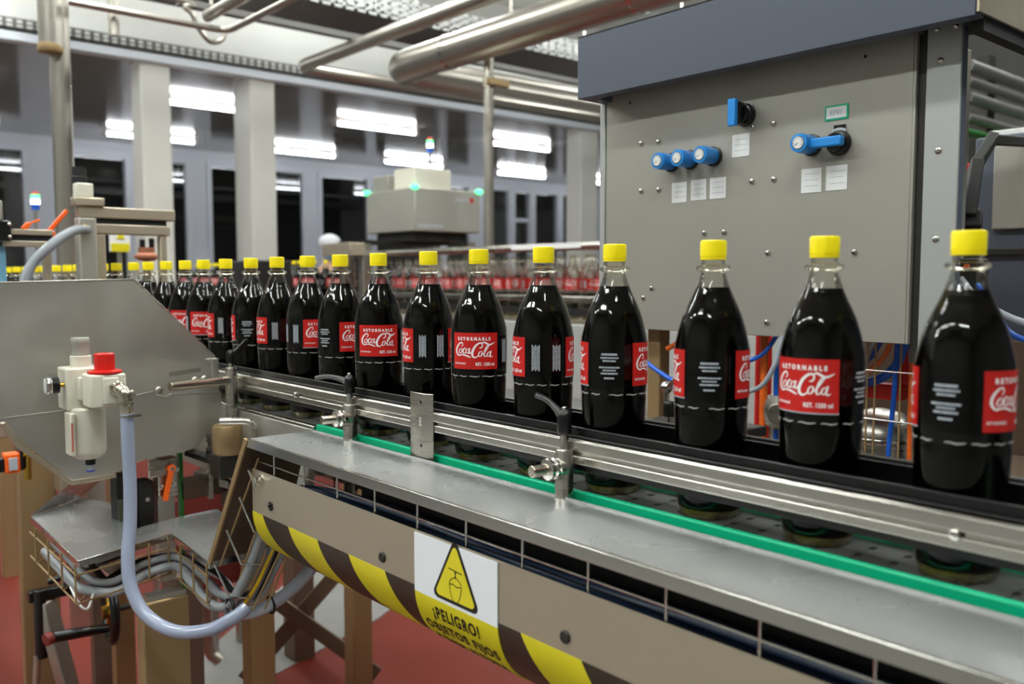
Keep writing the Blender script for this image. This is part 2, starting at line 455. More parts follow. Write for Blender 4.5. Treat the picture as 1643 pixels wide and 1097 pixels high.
# ------------------------------------------------------------------ overhead services
def pipe(name, label, pts, r, mat=M_pipe, cat='pipe', n=18, sm=1, grp=None):
    return tag(MB().tube(pts, r, n=n, sm=sm).build(name, mat), label, cat, grp)
def bent(pts, R=0.12, k=5):     # straight runs with rounded corners
    pts = [Vector(p) for p in pts]; out = [pts[0]]
    for i in range(1, len(pts) - 1):
        a = (pts[i - 1] - pts[i]); b = (pts[i + 1] - pts[i])
        r = min(R, a.length * 0.45, b.length * 0.45)
        p0 = pts[i] + a.normalized() * r; p2 = pts[i] + b.normalized() * r
        for j in range(k + 1):
            t = j / k; out.append(p0 * (1 - t) ** 2 + pts[i] * 2 * t * (1 - t) + p2 * t * t)
    out.append(pts[-1]); return out
t = thing('insulated_pipe', 'thickest stainless pipe overhead, running to an elbow at its left end', 'pipe', (3.42, 5.13, 2.7))
MB().tube(bent([(3.44, -2.5, 2.80), (3.44, 5.20, 2.80), (4.2, 5.20, 2.80)], 0.16), 0.105, n=28, sm=1).build('pipe_run', M_pipe, t)
MB().tube([(4.1, 5.2, 2.80), (11, 5.2, 2.80)], 0.05, n=18, sm=1).build('branch_pipe', M_pipe, t)
for y in (4.55, 3.0, 1.2): MB().cyl((3.44, y, 2.8), (3.44, y + 0.03, 2.8), 0.108, n=28).build('pipe_band', M_polish, t)
MB().cyl((3.44, 2.2, 2.9), (3.44, 2.2, 4.9), 0.012).build('hanger', M_pipe, t)
pipe('steel_pipe', 'slim stainless pipe left of the thickest pipe, elbowed above the bulkhead light', bent([(3.16, -2.5, 2.92), (3.16, 6.05, 2.92), (11, 6.05, 2.92)], 0.12), 0.045)
pipe('steel_pipe', 'straight stainless pipe running right behind the thin steel upright, uppermost of the pair', [(3.9, 5.75, 3.02), (11, 5.75, 3.02)], 0.055)
pipe('steel_pipe', 'slim pipe at upper left rising to the top edge, with a yellow marked elbow', bent([(-2, 4.93, 2.77), (2.14, 4.93, 2.77), (2.14, -1, 2.77)], 0.08), 0.018)
pipe('conduit_pipe', 'thin conduit at upper left with a looped bend at its right end', smooth_path([(-2, 5.02, 2.92), (1.6, 5.02, 2.92), (1.93, 5.02, 2.88), (2.0, 5.02, 2.79), (2.07, 5.02, 2.72), (2.14, 5.02, 2.74), (2.16, 5.02, 2.80)], 6), 0.014)
pipe('steel_pipe', 'short wide pipe with an open flanged end at upper left', [(2.05, 5.0, 2.85), (2.05, -1, 2.85)], 0.032)
t = thing('pipe_support', 'brown steel channel overhead joining the thin pipes at upper left to the trays', 'support', (4, 5.3, 2.9))
MB().box(2.0, 9.5, 5.28, 5.34, 2.97, 3.01).build('channel', M_trayp, t, bevel=0.004)
MB().cyl((2.2, 5.3, 3.01), (2.2, 5.3, 4.9), 0.01).build('hanger', M_pipe, t)
MB().cyl((8.2, 5.3, 3.01), (8.2, 5.3, 4.9), 0.01).build('hanger', M_pipe, t)
for k, (y0, y1, z, lab) in enumerate([(6.0, 6.78, 3.4, 'wide galvanised cable tray overhead with a light perforated side, nearest of two'), (7.5, 8.3, 3.95, 'wide galvanised cable tray high overhead behind the nearer tray')]):
    t = thing('cable_tray', lab, 'cable tray', (6, y0, z), 'wide overhead cable trays')
    MB().box(1.9, 14, y0, y1, z, z + 0.012).build('tray_bottom', M_trayp, t)
    p = MB()
    for s, yy in ((0, y0 - 0.004), (1, y1)):
        for zz in (0.0, 0.05, 0.10, 0.15): p.box(1.9, 14, yy, yy + 0.004, z + zz, z + zz + 0.022)
        for q in range(0, 122): p.box(1.9 + q * 0.1, 1.93 + q * 0.1, yy, yy + 0.004, z, z + 0.17)
    p.build('perforated_side', M_perf, t, angle=0)
    for x in (3.0, 5.5, 8.0): MB().cyl((x, (y0 + y1) / 2, z), (x, (y0 + y1) / 2, 4.9), 0.012, n=10).build('hanger', M_pipe, t)
t = thing('perforated_cable_tray', 'narrow perforated tray along the white bulkhead above the windows', 'cable tray', (0, 8.9, 3.6))
p = MB(); z = 3.57
for zz in (0, 0.035, 0.075): p.box(-4.9, 10, 8.90, 8.91, z + zz, z + zz + 0.014)
for q in range(0, 186): p.box(-4.9 + q * 0.08, -4.87 + q * 0.08, 8.90, 8.91, z, z + 0.09)
p.build('perforated_side', M_trayp, t, angle=0)
MB().box(-4.9, 10, 8.91, 8.99, z, z + 0.01).build('tray_bottom', M_dark, t)
# uprights
pipe('steel_upright', 'thin steel upright right of the inspection machine, clamped to the overhead pipes', [(3.54, 4.32, 0), (3.54, 4.32, 2.92)], 0.031)
t = thing('pipe_clamp', 'small brass coloured clamp at the top of the thin steel upright', 'clamp', (3.54, 4.32, 2.62))
MB().box(3.50, 3.66, 4.26, 4.30, 2.56, 2.60).build('clamp_arm', M_tan, t, bevel=0.004)
MB().cyl((3.54, 4.32, 2.55), (3.54, 4.32, 2.61), 0.037).build('clamp_ring', M_nickel, t)
t = thing('pipe_column', 'tall pair of stainless pipes standing at the left edge', 'pipe', (0.93, 3.75, 0))
MB().cyl((0.955, 3.74, 0), (0.955, 3.74, 4.9), 0.036, n=24).build('tall_pipe', M_pipe, t)
MB().cyl((0.915, 3.70, 2.24), (0.905, 3.70, 4.9), 0.042, n=24).build('wide_pipe', M_pipe, t)
MB().lathe([(0.042, 0), (0.046, 0.01), (0.042, 0.03)], 20, (0.913, 3.70, 2.225)).build('pipe_end', M_tan, t)
pipe('drop_pipe', 'short thin pipe hanging beside the left pipe column', [(1.55, 5.02, 2.66), (1.55, 5.02, 4.9)], 0.028)
# ================================================================== THE BOTTLE CONVEYOR
B = 1.10     # height of the chain
YN, YF = -0.35, 7.6
t = thing('bottle_conveyor', 'long steel slat chain conveyor carrying the row of filled bottles', 'conveyor', (0.88, 1.5, 0.0))
MB().box(0.836, 0.842, YN, YF, B - 0.10, B - 0.006).box(0.918, 0.924, YN, YF, B - 0.10, B - 0.006).box(0.842, 0.918, YN, YF, B - 0.10, B - 0.094).build('side_frame', M_steelY, t, angle=0)
ch = MB(); y = YN
while y < YF:
    ch.box(0.8385, 0.9215, y + 0.0008, y + 0.0373, B - 0.004, B)
    if y < 2.2:
        for xx in (0.857, 0.883, 0.905): ch.box(xx, xx + 0.009, y + 0.0373, y + 0.0381, B - 0.004, B)
    y += 0.0381
dk = ch; dk.cur = 1; y = YN
while y < 2.2:      # dark hinge slots of the slats
    for xx in (0.856, 0.888): dk.box(xx, xx + 0.009, y + 0.034, y + 0.0405, B - 0.003, B + 0.0004)
    y += 0.0381
ch.build('slat_chain', [M_slat, M_blackm], t, angle=0, recalc=False)
MB().box(0.8255, 0.8345, YN, 1.535, B - 0.012, B + 0.003).build('wear_strip', M_green, t, bevel=0.0015)
MB().box(0.822, 0.838, 1.54, YF, B - 0.10, B - 0.001).build('side_rim', M_steelY, t, bevel=0.001)
MB().box(0.9215, 0.928, YN, YF, B - 0.012, B + 0.003).build('rear_wear_strip', M_green, t, bevel=0.0015)
for y in (0.2, 2.95, 4.6, 6.6):
    MB().box(0.85, 0.91, y - 0.03, y + 0.03, 0.0, B - 0.10).build('leg', M_tan, t, bevel=0.003)

# front guide rail: black wear strip in a two lipped steel profile
t = thing('front_guide_rail', 'long steel profile guide rail with black strip in front of the bottles', 'guide rail', (0.826, 1.5, B + 0.04))
r = MB()
r.box(0.8215, 0.829, YN, YF, B + 0.041, B + 0.073)
r.box(0.8165, 0.8215, YN, YF, B + 0.058, B + 0.0725)
r.box(0.8180, 0.8215, YN, YF, B + 0.041, B + 0.0525)
r.build('rail_profile', M_steelY, t, bevel=0.0016)
MB().box(0.829, 0.8335, YN, YF, B + 0.030, B + 0.088).box(0.824, 0.829, YN, YF, B + 0.0745, B + 0.0775).build('sliding_strip', M_black, t, bevel=0.001)
for y in (0.335, 1.60, 2.5):
    MB().lathe([(0.0055, 0), (0.005, 0.003), (0.003, 0.0045)], 16, (0.8165, y, B + 0.055), (-1, 0, 0)).build('rail_screw', M_polish, t)
t = thing('rear_guide_rail', 'tall black plastic guide rail behind the row of bottles', 'guide rail', (0.935, 1.5, B))
MB().box(0.929, 0.938, YN, YF, B + 0.003, B + 0.086).build('guide_strip', M_black, t, bevel=0.001)
MB().box(0.938, 0.947, YN, YF, B + 0.03, B + 0.089).build('rail_profile', M_dark, t, bevel=0.001)

# clamp posts with levers
def clamp_post(y, label, lever, small=1.0, xo=0.812):
    t = thing('clamp_post', label, 'clamp', (xo, y, B - 0.02), None)
    r = 0.0122 * small
    MB().lathe([(r, -0.15), (r, 0.058), (r - 0.0015, 0.0605)], 28, (xo, y, B)).build('post', M_steel, t)
    MB().lathe([(0.0062, 0.058), (0.0062, 0.075), (0.0045, 0.078), (0.0045, 0.09)], 16, (xo, y, B)).build('spindle', M_polish, t)
    zc = B + 0.036
    d = Vector((0.95, -0.10, 0.0)).normalized()
    c = Vector((xo - 0.002, y, zc))
    # cross bar through an eye in the post, with a collar on either side
    MB().cyl(c - d * 0.052, c + d * 0.010, 0.0078, n=24).build('cross_bar', M_nickel, t, bevel=0.0008)
    MB().lathe([(0.011, 0.012), (0.0145, 0.014), (0.0145, 0.0175), (0.012, 0.020), (0.0145, 0.0225), (0.0145, 0.027), (0.011, 0.029)], 28, c, -d).build('clamp_collar', M_polish, t)
    MB().lathe([(0.013, -0.002), (0.013, 0.012), (0.009, 0.016)], 28, c - d * 0.0, -d).build('eye_boss', M_steel, t)
    MB().cyl(c + V(-0.014, -0.0125, 0.001), c + V(-0.014, -0.0165, 0.001), 0.0035, n=6).build('grub_screw', M_polish, t)
    h = MB().lathe([(0.0085, 0.080), (0.0098, 0.084), (0.0098, 0.104), (0.0075, 0.110), (0.003, 0.113)], 20, (xo, y, B))
    lv = [Vector((xo, y, B + 0.100))] + [Vector((xo, y, B)) + Vector(p) for p in lever]
    prs = [0.0085, 0.006, 0.0045, 0.0048, 0.0052]
    P = smooth_path(lv, 5); k = len(P); n = 12; vs = []; fs = []
    for i, p in enumerate(P):
        dd = (P[min(i + 1, k - 1)] - P[max(i - 1, 0)]).normalized(); a, b_ = h.frame(dd)
        u = i / (k - 1) * (len(prs) - 1); q = min(int(u), len(prs) - 2); rr = prs[q] + (prs[q + 1] - prs[q]) * (u - q)
        vs += [p + (a * math.cos(2 * PI * j / n) * 1.15 + b_ * math.sin(2 * PI * j / n) * 0.8) * rr for j in range(n)]
    for i in range(k - 1): fs += [(i * n + j, i * n + (j + 1) % n, (i + 1) * n + (j + 1) % n, (i + 1) * n + j) for j in range(n)]
    fs += [tuple(range(n - 1, -1, -1)), tuple((k - 1) * n + j for j in range(n))]
    h.add(vs, fs); h.build('lever', M_black, t)
    MB().lathe([(0.0035, 0.1125), (0.0035, 0.1155), (0.002, 0.1165)], 12, (xo, y, B)).build('lever_screw', M_polish, t)
    return t
clamp_post(0.835, 'steel clamp post with upward bent black lever, right of the slotted bracket', [(-0.004, 0.012, 0.113), (-0.010, 0.024, 0.124), (-0.018, 0.036, 0.130)])
clamp_post(1.385, 'steel clamp post with drooping black lever at the left end of the green strip', [(-0.012, 0.022, 0.106), (-0.022, 0.042, 0.108), (-0.034, 0.060, 0.104)])
# slotted flat bracket
t = thing('rail_bracket', 'upright folded steel bracket bolted to the rail between two clamp posts', 'bracket', (0.812, 1.166, B - 0.02))
prof = [(0.8135, 1.196), (0.8095, 1.190), (0.8095, 1.150), (0.8165, 1.136), (0.8185, 1.137), (0.8125, 1.151), (0.8125, 1.189), (0.8160, 1.1965)]
MB().prism([(a, b_, B - 0.04) for a, b_ in prof], (0, 0, 0.142)).build('bracket_plate', M_steel, t, bevel=0.001)
for z in (0.088, 0.018): MB().cyl((0.8100, 1.160, B + z), (0.8090, 1.160, B + z), 0.0028, n=14).build('bolt_hole', M_blackm, t)
MB().cyl((0.8095, 1.166, B + 0.055), (0.8055, 1.166, B + 0.055), 0.0065, n=6).cyl((0.8098, 1.166, B + 0.055), (0.8085, 1.166, B + 0.055), 0.0085, n=20).build('hex_bolt', M_polish, t)

# left end clamp: tall post with a long cross bar
t = thing('clamp_post', 'steel clamp post at the big steel plate, with a long bare cross bar', 'clamp', (0.80, 1.868, B - 0.02))
MB().lathe([(0.0125, -0.02), (0.0125, 0.088), (0.0115, 0.090)], 28, (0.80, 1.868, B)).build('post', M_steel, t)
MB().lathe([(0.005, 0.09), (0.005, 0.104)], 16, (0.80, 1.868, B)).build('spindle', M_polish, t)
MB().lathe([(0.008, 0.10), (0.0095, 0.104), (0.0095, 0.122), (0.005, 0.128)], 20, (0.80, 1.868, B)).tube([(0.80, 1.868, B + .118), (0.812, 1.862, B + .128), (0.83, 1.85, B + .15)], 0.004, n=10).build('lever', M_black, t)
MB().cyl((0.655, 1.835, B + 0.062), (0.815, 1.870, B + 0.062), 0.0095, n=24).build('cross_bar', M_nickel, t, bevel=0.0008)
# bent rod bracket and drive drum under it
t = thing('bent_rod_bracket', 'bent steel rod bracket below the leftmost clamp post', 'bracket', (0.80, 1.83, 0.9))
MB().tube(bent([(0.745, 1.80, 1.085), (0.80, 1.76, 1.085), (0.80, 1.745, 0.92)], 0.02), 0.0075, n=14, sm=1).build('rod', M_steel, t)
t = thing('drive_drum', 'bronze coloured steel drum under the leftmost clamp post', 'drum', (0.80, 1.87, 0.95))
MB().lathe([(0.028, 0.0), (0.033, 0.006), (0.033, 0.060), (0.030, 0.065)], 32, (0.79, 1.868, 1.00)).build('drum', M_tan, t)
MB().box(0.76, 0.82, 1.85, 1.90, 0.95, 1.00).build('drum_bracket', M_dark, t, bevel=0.003)
# steel side plate between the end clamp and the cover
t = thing('conveyor_side_plate', 'plain grey steel side plate of the conveyor left of the green strip', 'plate', (0.816, 1.7, 0.95))
MB().box(0.812, 0.818, 1.53, 2.3, 0.93, 1.095).build('side_plate', M_sheet, t, bevel=0.001)

# ---------------------------------------------------------------- cover, wire basket and guard in front
XF, XR, ZC = 0.674, 0.806, 1.094
t = thing('conveyor_cover', 'long flat stainless steel cover strip running beside the green strip', 'cover', (0.74, 0.8, ZC))
MB().prism([(XF, YN, ZC), (XR, YN, ZC), (XR, YN, ZC + 0.0045), (XR - 0.0015, YN, ZC + 0.0045), (XR - 0.0015, YN, ZC + 0.0015), (XF + 0.001, YN, ZC + 0.0015)], (0, 1.515 - YN, 0)).build('cover_plate', M_cover, t, angle=0)
MB().prism([(XF, YN, ZC + 0.0022), (XF + 0.006, YN, ZC + 0.0022), (XF + 0.006, YN, ZC), (XF + 0.002, YN, ZC), (XF + 0.001, YN, ZC - 0.013), (XF - 0.0015, YN, ZC - 0.013)], (0, 1.515 - YN, 0)).build('folded_lip', M_polish, t, bevel=0.0006)
t = thing('wire_basket_tray', 'wire basket cable tray hanging under the steel cover strip', 'cable tray', (0.70, 0.8, 0.95))
wm = MB()
for z in (1.055, 1.00, 0.95): wm.cyl((0.690, YN, z), (0.690, 1.50, z), 0.0016, n=8)
for x in (0.72, 0.76, 0.80): wm.cyl((x, YN, 0.945), (x, 1.50, 0.945), 0.0016, n=8)
wm.build('long_wires', M_polish, t)
for k in range(17):
    y = 1.437 - k * 0.1095
    if y > YN: MB().tube([(0.690, y, 1.083), (0.690, y, 0.95), (0.694, y, 0.944), (0.808, y, 0.944), (0.808, y, 1.08)], 0.0017, n=8, sm=1).build('cross_wire', M_polish, t)
MB().box(0.735, 0.739, YN, 1.22, 0.99, 1.09).build('back_plate', M_blackm, t)
# cables in the basket
for k, (x, z, r, m, nm, lab) in enumerate([(0.710, 1.008, 0.013, M_cabled, 'navy_cable', 'thick navy cable lying in the wire basket, nearest the guard'),
                                          (0.720, 1.032, 0.010, M_cabled, 'navy_cable', 'navy cable on top of the others in the wire basket'),
                                          (0.716, 0.985, 0.012, M_cable, 'grey_cable', 'grey cable at the bottom of the wire basket'),
                                          (0.728, 1.012, 0.009, M_blackm, 'black_cable', 'black cable at the back of the wire basket')]):
    tag(MB().tube([(x + 0.02, 1.52, z - 0.07), (x + 0.012, 1.47, z - 0.045), (x, 1.36, z - 0.01), (x + 0.003, 1.1, z + 0.003), (x - 0.003, 0.8, z - 0.003), (x + 0.003, 0.5, z + 0.002), (x, 0.1, z), (x, YN, z)], r, n=12, sm=8).build(nm, m), lab, 'cable')

# guard: flat plate rolled under, hazard tape on the roll
XG, ZG0, ZG1, RG = 0.685, 1.040, 0.962, 0.100
GY0, GY1 = YN, 1.517
def gpt(u, v, off=0.0):      # u: metres to the viewer's right from the left end; v: metres down the sheet
    y = GY1 - u
    if v < ZG0 - ZG1: return V(XG - off, y, ZG0 - v)
    a = (v - (ZG0 - ZG1)) / RG
    return V(XG + RG - (RG + off) * math.cos(a), y, ZG1 - (RG + off) * math.sin(a))
VT = ZG0 - ZG1; VMAX = VT + RG * PI * 0.62
def gsheet(u0, u1, v0, v1, off, th, nv=24):
    b_ = MB(); k = nv
    for i in range(k + 1):
        v = v0 + (v1 - v0) * i / k
        b_.v += [gpt(u0, v, off), gpt(u1, v, off), gpt(u1, v, off - th), gpt(u0, v, off - th)]
    for i in range(k):
        a = 4 * i; c = a + 4
        b_.f += [(a, a + 1, c + 1, c), (a + 3, c + 3, c + 2, a + 2), (a, c, c + 3, a + 3), (a + 1, a + 2, c + 2, c + 1)]
    b_.f += [(0, 3, 2, 1), (4 * k, 4 * k + 1, 4 * k + 2, 4 * k + 3)]
    return b_
t = thing('guard_panel', 'long beige steel guard rolled under, with yellow and black hazard tape', 'guard', (0.70, 0.8, 0.86))
gsheet(0, GY1 - GY0, 0.0, VMAX, 0.0, 0.002, 30).build('guard_sheet', M_guard, t)
U0, U1 = 1.517 - 0.997, 1.517 - 0.819
for a, b_ in ((0.0, U0), (U1, GY1 - GY0)):
    m = gsheet(a, b_, VT, VMAX, 0.0008, 0.0006, 24)
    o = m.build('hazard_tape', M_tape, t)
    uvl = o.data.uv_layers.new(name='tape')
    base = BASE[t.name]
    vv = {}
    for i in range(25):
        v = VT + (VMAX - VT) * i / 24
        for j in range(4): vv[4 * i + j] = v
    for lp in o.data.loops:
        vi = lp.vertex_index; co = o.data.vertices[vi].co + base
        uvl.data[lp.index].uv = (GY1 - co.y - 0.042, vv[vi] - VT)
# the sign
sg = gsheet(U0, U1, 0.002, VT + 0.006, 0.0022, 0.0014, 4).build('warning_sign', M_signw, t)
gsheet(U0, U1, VT + 0.006, VMAX, 0.0022, 0.0014, 24).build('sign_yellow_band', M_signy, sg)
SW = U1 - U0; UC = (U0 + U1) / 2
def on_sign(v, off=0.0027): return gpt(UC + v.x, -v.y, off)       # x right from centre, y up from the sheet's top edge
def tri(rad, cx, cy, k, off, mat, nm):
    # rounded triangle outline, radius k at the corners
    pts = []
    for a in (90, 210, 330):
        c = V(cx + rad * math.cos(math.radians(a)), cy + rad * math.sin(math.radians(a)), 0)
        for j in range(-5, 6):
            q = math.radians(a + j * 12); pts.append(V(c.x + k * math.cos(q), c.y + k * math.sin(q), 0))
    # fan of strips so that it can follow the roll
    b_ = MB(); ys = [min(p.y for p in pts) + (max(p.y for p in pts) - min(p.y for p in pts)) * i / 28 for i in range(29)]
    def span(yy):
        xs = []
        for i in range(len(pts)):
            p, q = pts[i], pts[(i + 1) % len(pts)]
            if (p.y - yy) * (q.y - yy) <= 0 and abs(p.y - q.y) > 1e-9:
                xs.append(p.x + (q.x - p.x) * (yy - p.y) / (q.y - p.y))
        return (min(xs), max(xs)) if xs else (cx, cx)
    vs = []
    for yy in ys:
        a, c = span(min(max(yy, ys[0] + 1e-6), ys[-1] - 1e-6)); vs += [on_sign(V(a, yy, 0), off), on_sign(V(c, yy, 0), off)]
    b_.add(vs, [(2 * i, 2 * i + 1, 2 * i + 3, 2 * i + 2) for i in range(28)])
    return b_.build(nm, mat, sg, angle=0, recalc=False)
TCX, TCY = 0.004, -0.049
tri(0.0455, TCX, TCY, 0.0075, 0.0026, M_blackink, 'triangle_border')
tri(0.0405, TCX, TCY, 0.0055, 0.0030, M_signy, 'triangle_field')
ic = MB()
ribbon(ic, [(TCX - 0.013, TCY + 0.016, 0.0014), (TCX + 0.016, TCY + 0.014, 0.0014)], lambda v: on_sign(v, 0.0033), n=1)
ribbon(ic, [(TCX + 0.0015, TCY + 0.015, 0.004), (TCX + 0.0015, TCY + 0.009, 0.002), (TCX + 0.0015, TCY + 0.006, 0.0045)], lambda v: on_sign(v, 0.0033), n=3)
ribbon(ic, [(TCX + 0.0015, TCY + 0.006, 0.0012), (TCX - 0.010, TCY + 0.000, 0.0012), (TCX - 0.0105, TCY - 0.010, 0.0012), (TCX - 0.006, TCY - 0.022, 0.0012), (TCX + 0.0015, TCY - 0.028, 0.0012), (TCX + 0.009, TCY - 0.022, 0.0012), (TCX + 0.0135, TCY - 0.010, 0.0012), (TCX + 0.013, TCY + 0.000, 0.0012)], lambda v: on_sign(v, 0.0033), n=4, closed=True)
ribbon(ic, [(TCX - 0.011, TCY - 0.005, 0.0012), (TCX - 0.003, TCY - 0.0035, 0.0012), (TCX + 0.004, TCY - 0.0055, 0.0012), (TCX + 0.013, TCY - 0.004, 0.0012)], lambda v: on_sign(v, 0.0033), n=3)
ic.build('helmet_pictogram', M_blackink, sg, angle=0, recalc=False)
for s_, yy, sz in (('\u00a1PELIGRO!', -(VT + 0.026), (0.024, 0.100)), ('OBJETOS FIJOS', -(VT + 0.052), (0.0215, 0.156)), ('A BAJA ALTURA', -(VT + 0.078), (0.0215, 0.156))):
    fitw(text_mb(s_, sz[0], 0.0008, spacing=1.15), sz[1]).map(lambda v: on_sign(V(v.x, v.y + yy, 0), 0.0028)).build('sign_lettering', M_blackink, sg, angle=0, recalc=False)
# bolts of the guard
for u, v, r_ in ((1.517 - 1.081, 0.059, 0.0078), (1.517 - 0.701, 0.059, 0.0078)):
    p = gpt(u, v)
    MB().lathe([(r_, 0.0), (r_, 0.0015), (r_ * 0.85, 0.003)], 24, p, (-1, 0, 0)).build('button_bolt', M_dark, t)
p = gpt(1.517 - 1.442, 0.055); b_ = MB().lathe([(0.008, 0.0), (0.008, 0.002), (0.0065, 0.002), (0.0065, 0.0006)], 24, p, (-1, 0, 0))
for a in (0, 2.1, 4.2): b_.sphere(p + V(-0.0025, 0.0042 * math.cos(a), 0.0042 * math.sin(a)), 0.0024, 8, 6)
b_.build('socket_bolt', M_dark, t)
p = gpt(0.037, 0.014); MB().lathe([(0.0085, 0), (0.0085, 0.002), (0.0065, 0.003)], 24, p, (-1, 0, 0)).cyl(p, p + V(-0.012, 0, 0), 0.006, n=6).build('hex_bolt', M_polish, t)
# ================================================================== BOTTLES
BR = 0.0444
prof = [(0.0300, 0.0), (0.0345, 0.001), (0.0362, 0.006), (0.0385, 0.014), (0.0400, 0.024), (0.0412, 0.05), (0.0420, 0.075), (0.0430, 0.106), (0.0437, 0.1280), (0.0428, 0.1310), (0.0438, 0.1340),
        (BR, 0.1420), (BR, 0.170), (BR, 0.200), (0.0437, 0.207), (0.0418, 0.216), (0.0390, 0.228), (0.0350, 0.241), (0.0300, 0.2525), (0.0245, 0.264), (0.0205, 0.2735), (0.0178, 0.281), (0.0158, 0.288), (0.0146, 0.2915),
        (0.0150, 0.2928), (0.0180, 0.2938), (0.0201, 0.2958), (0.0206, 0.2978), (0.0198, 0.2998), (0.0165, 0.3006), (0.0140, 0.3012), (0.0136, 0.309), (0.0132, 0.322)]
def refine(pr, k=3):
    out = []
    for (r0, z0), (r1, z1) in zip(pr[:-1], pr[1:]):
        n_ = k if (z1 - z0) > 0.006 else 1
        for i in range(n_): out.append((r0 + (r1 - r0) * i / n_, z0 + (z1 - z0) * i / n_))
    out.append(pr[-1]); return out
def flute(z, th):
    a = 0.0
    if 0.208 < z < 0.275: a = 0.010 * math.sin(PI * (z - 0.208) / 0.067)
    if 0.022 < z < 0.118: a = 0.007 * math.sin(PI * (z - 0.022) / 0.096)
    return 1 - a * (0.5 - 0.5 * math.cos(12 * th))
def colf(z, th): return flute(z, th) - 0.0
Z_LIQ = 0.2745
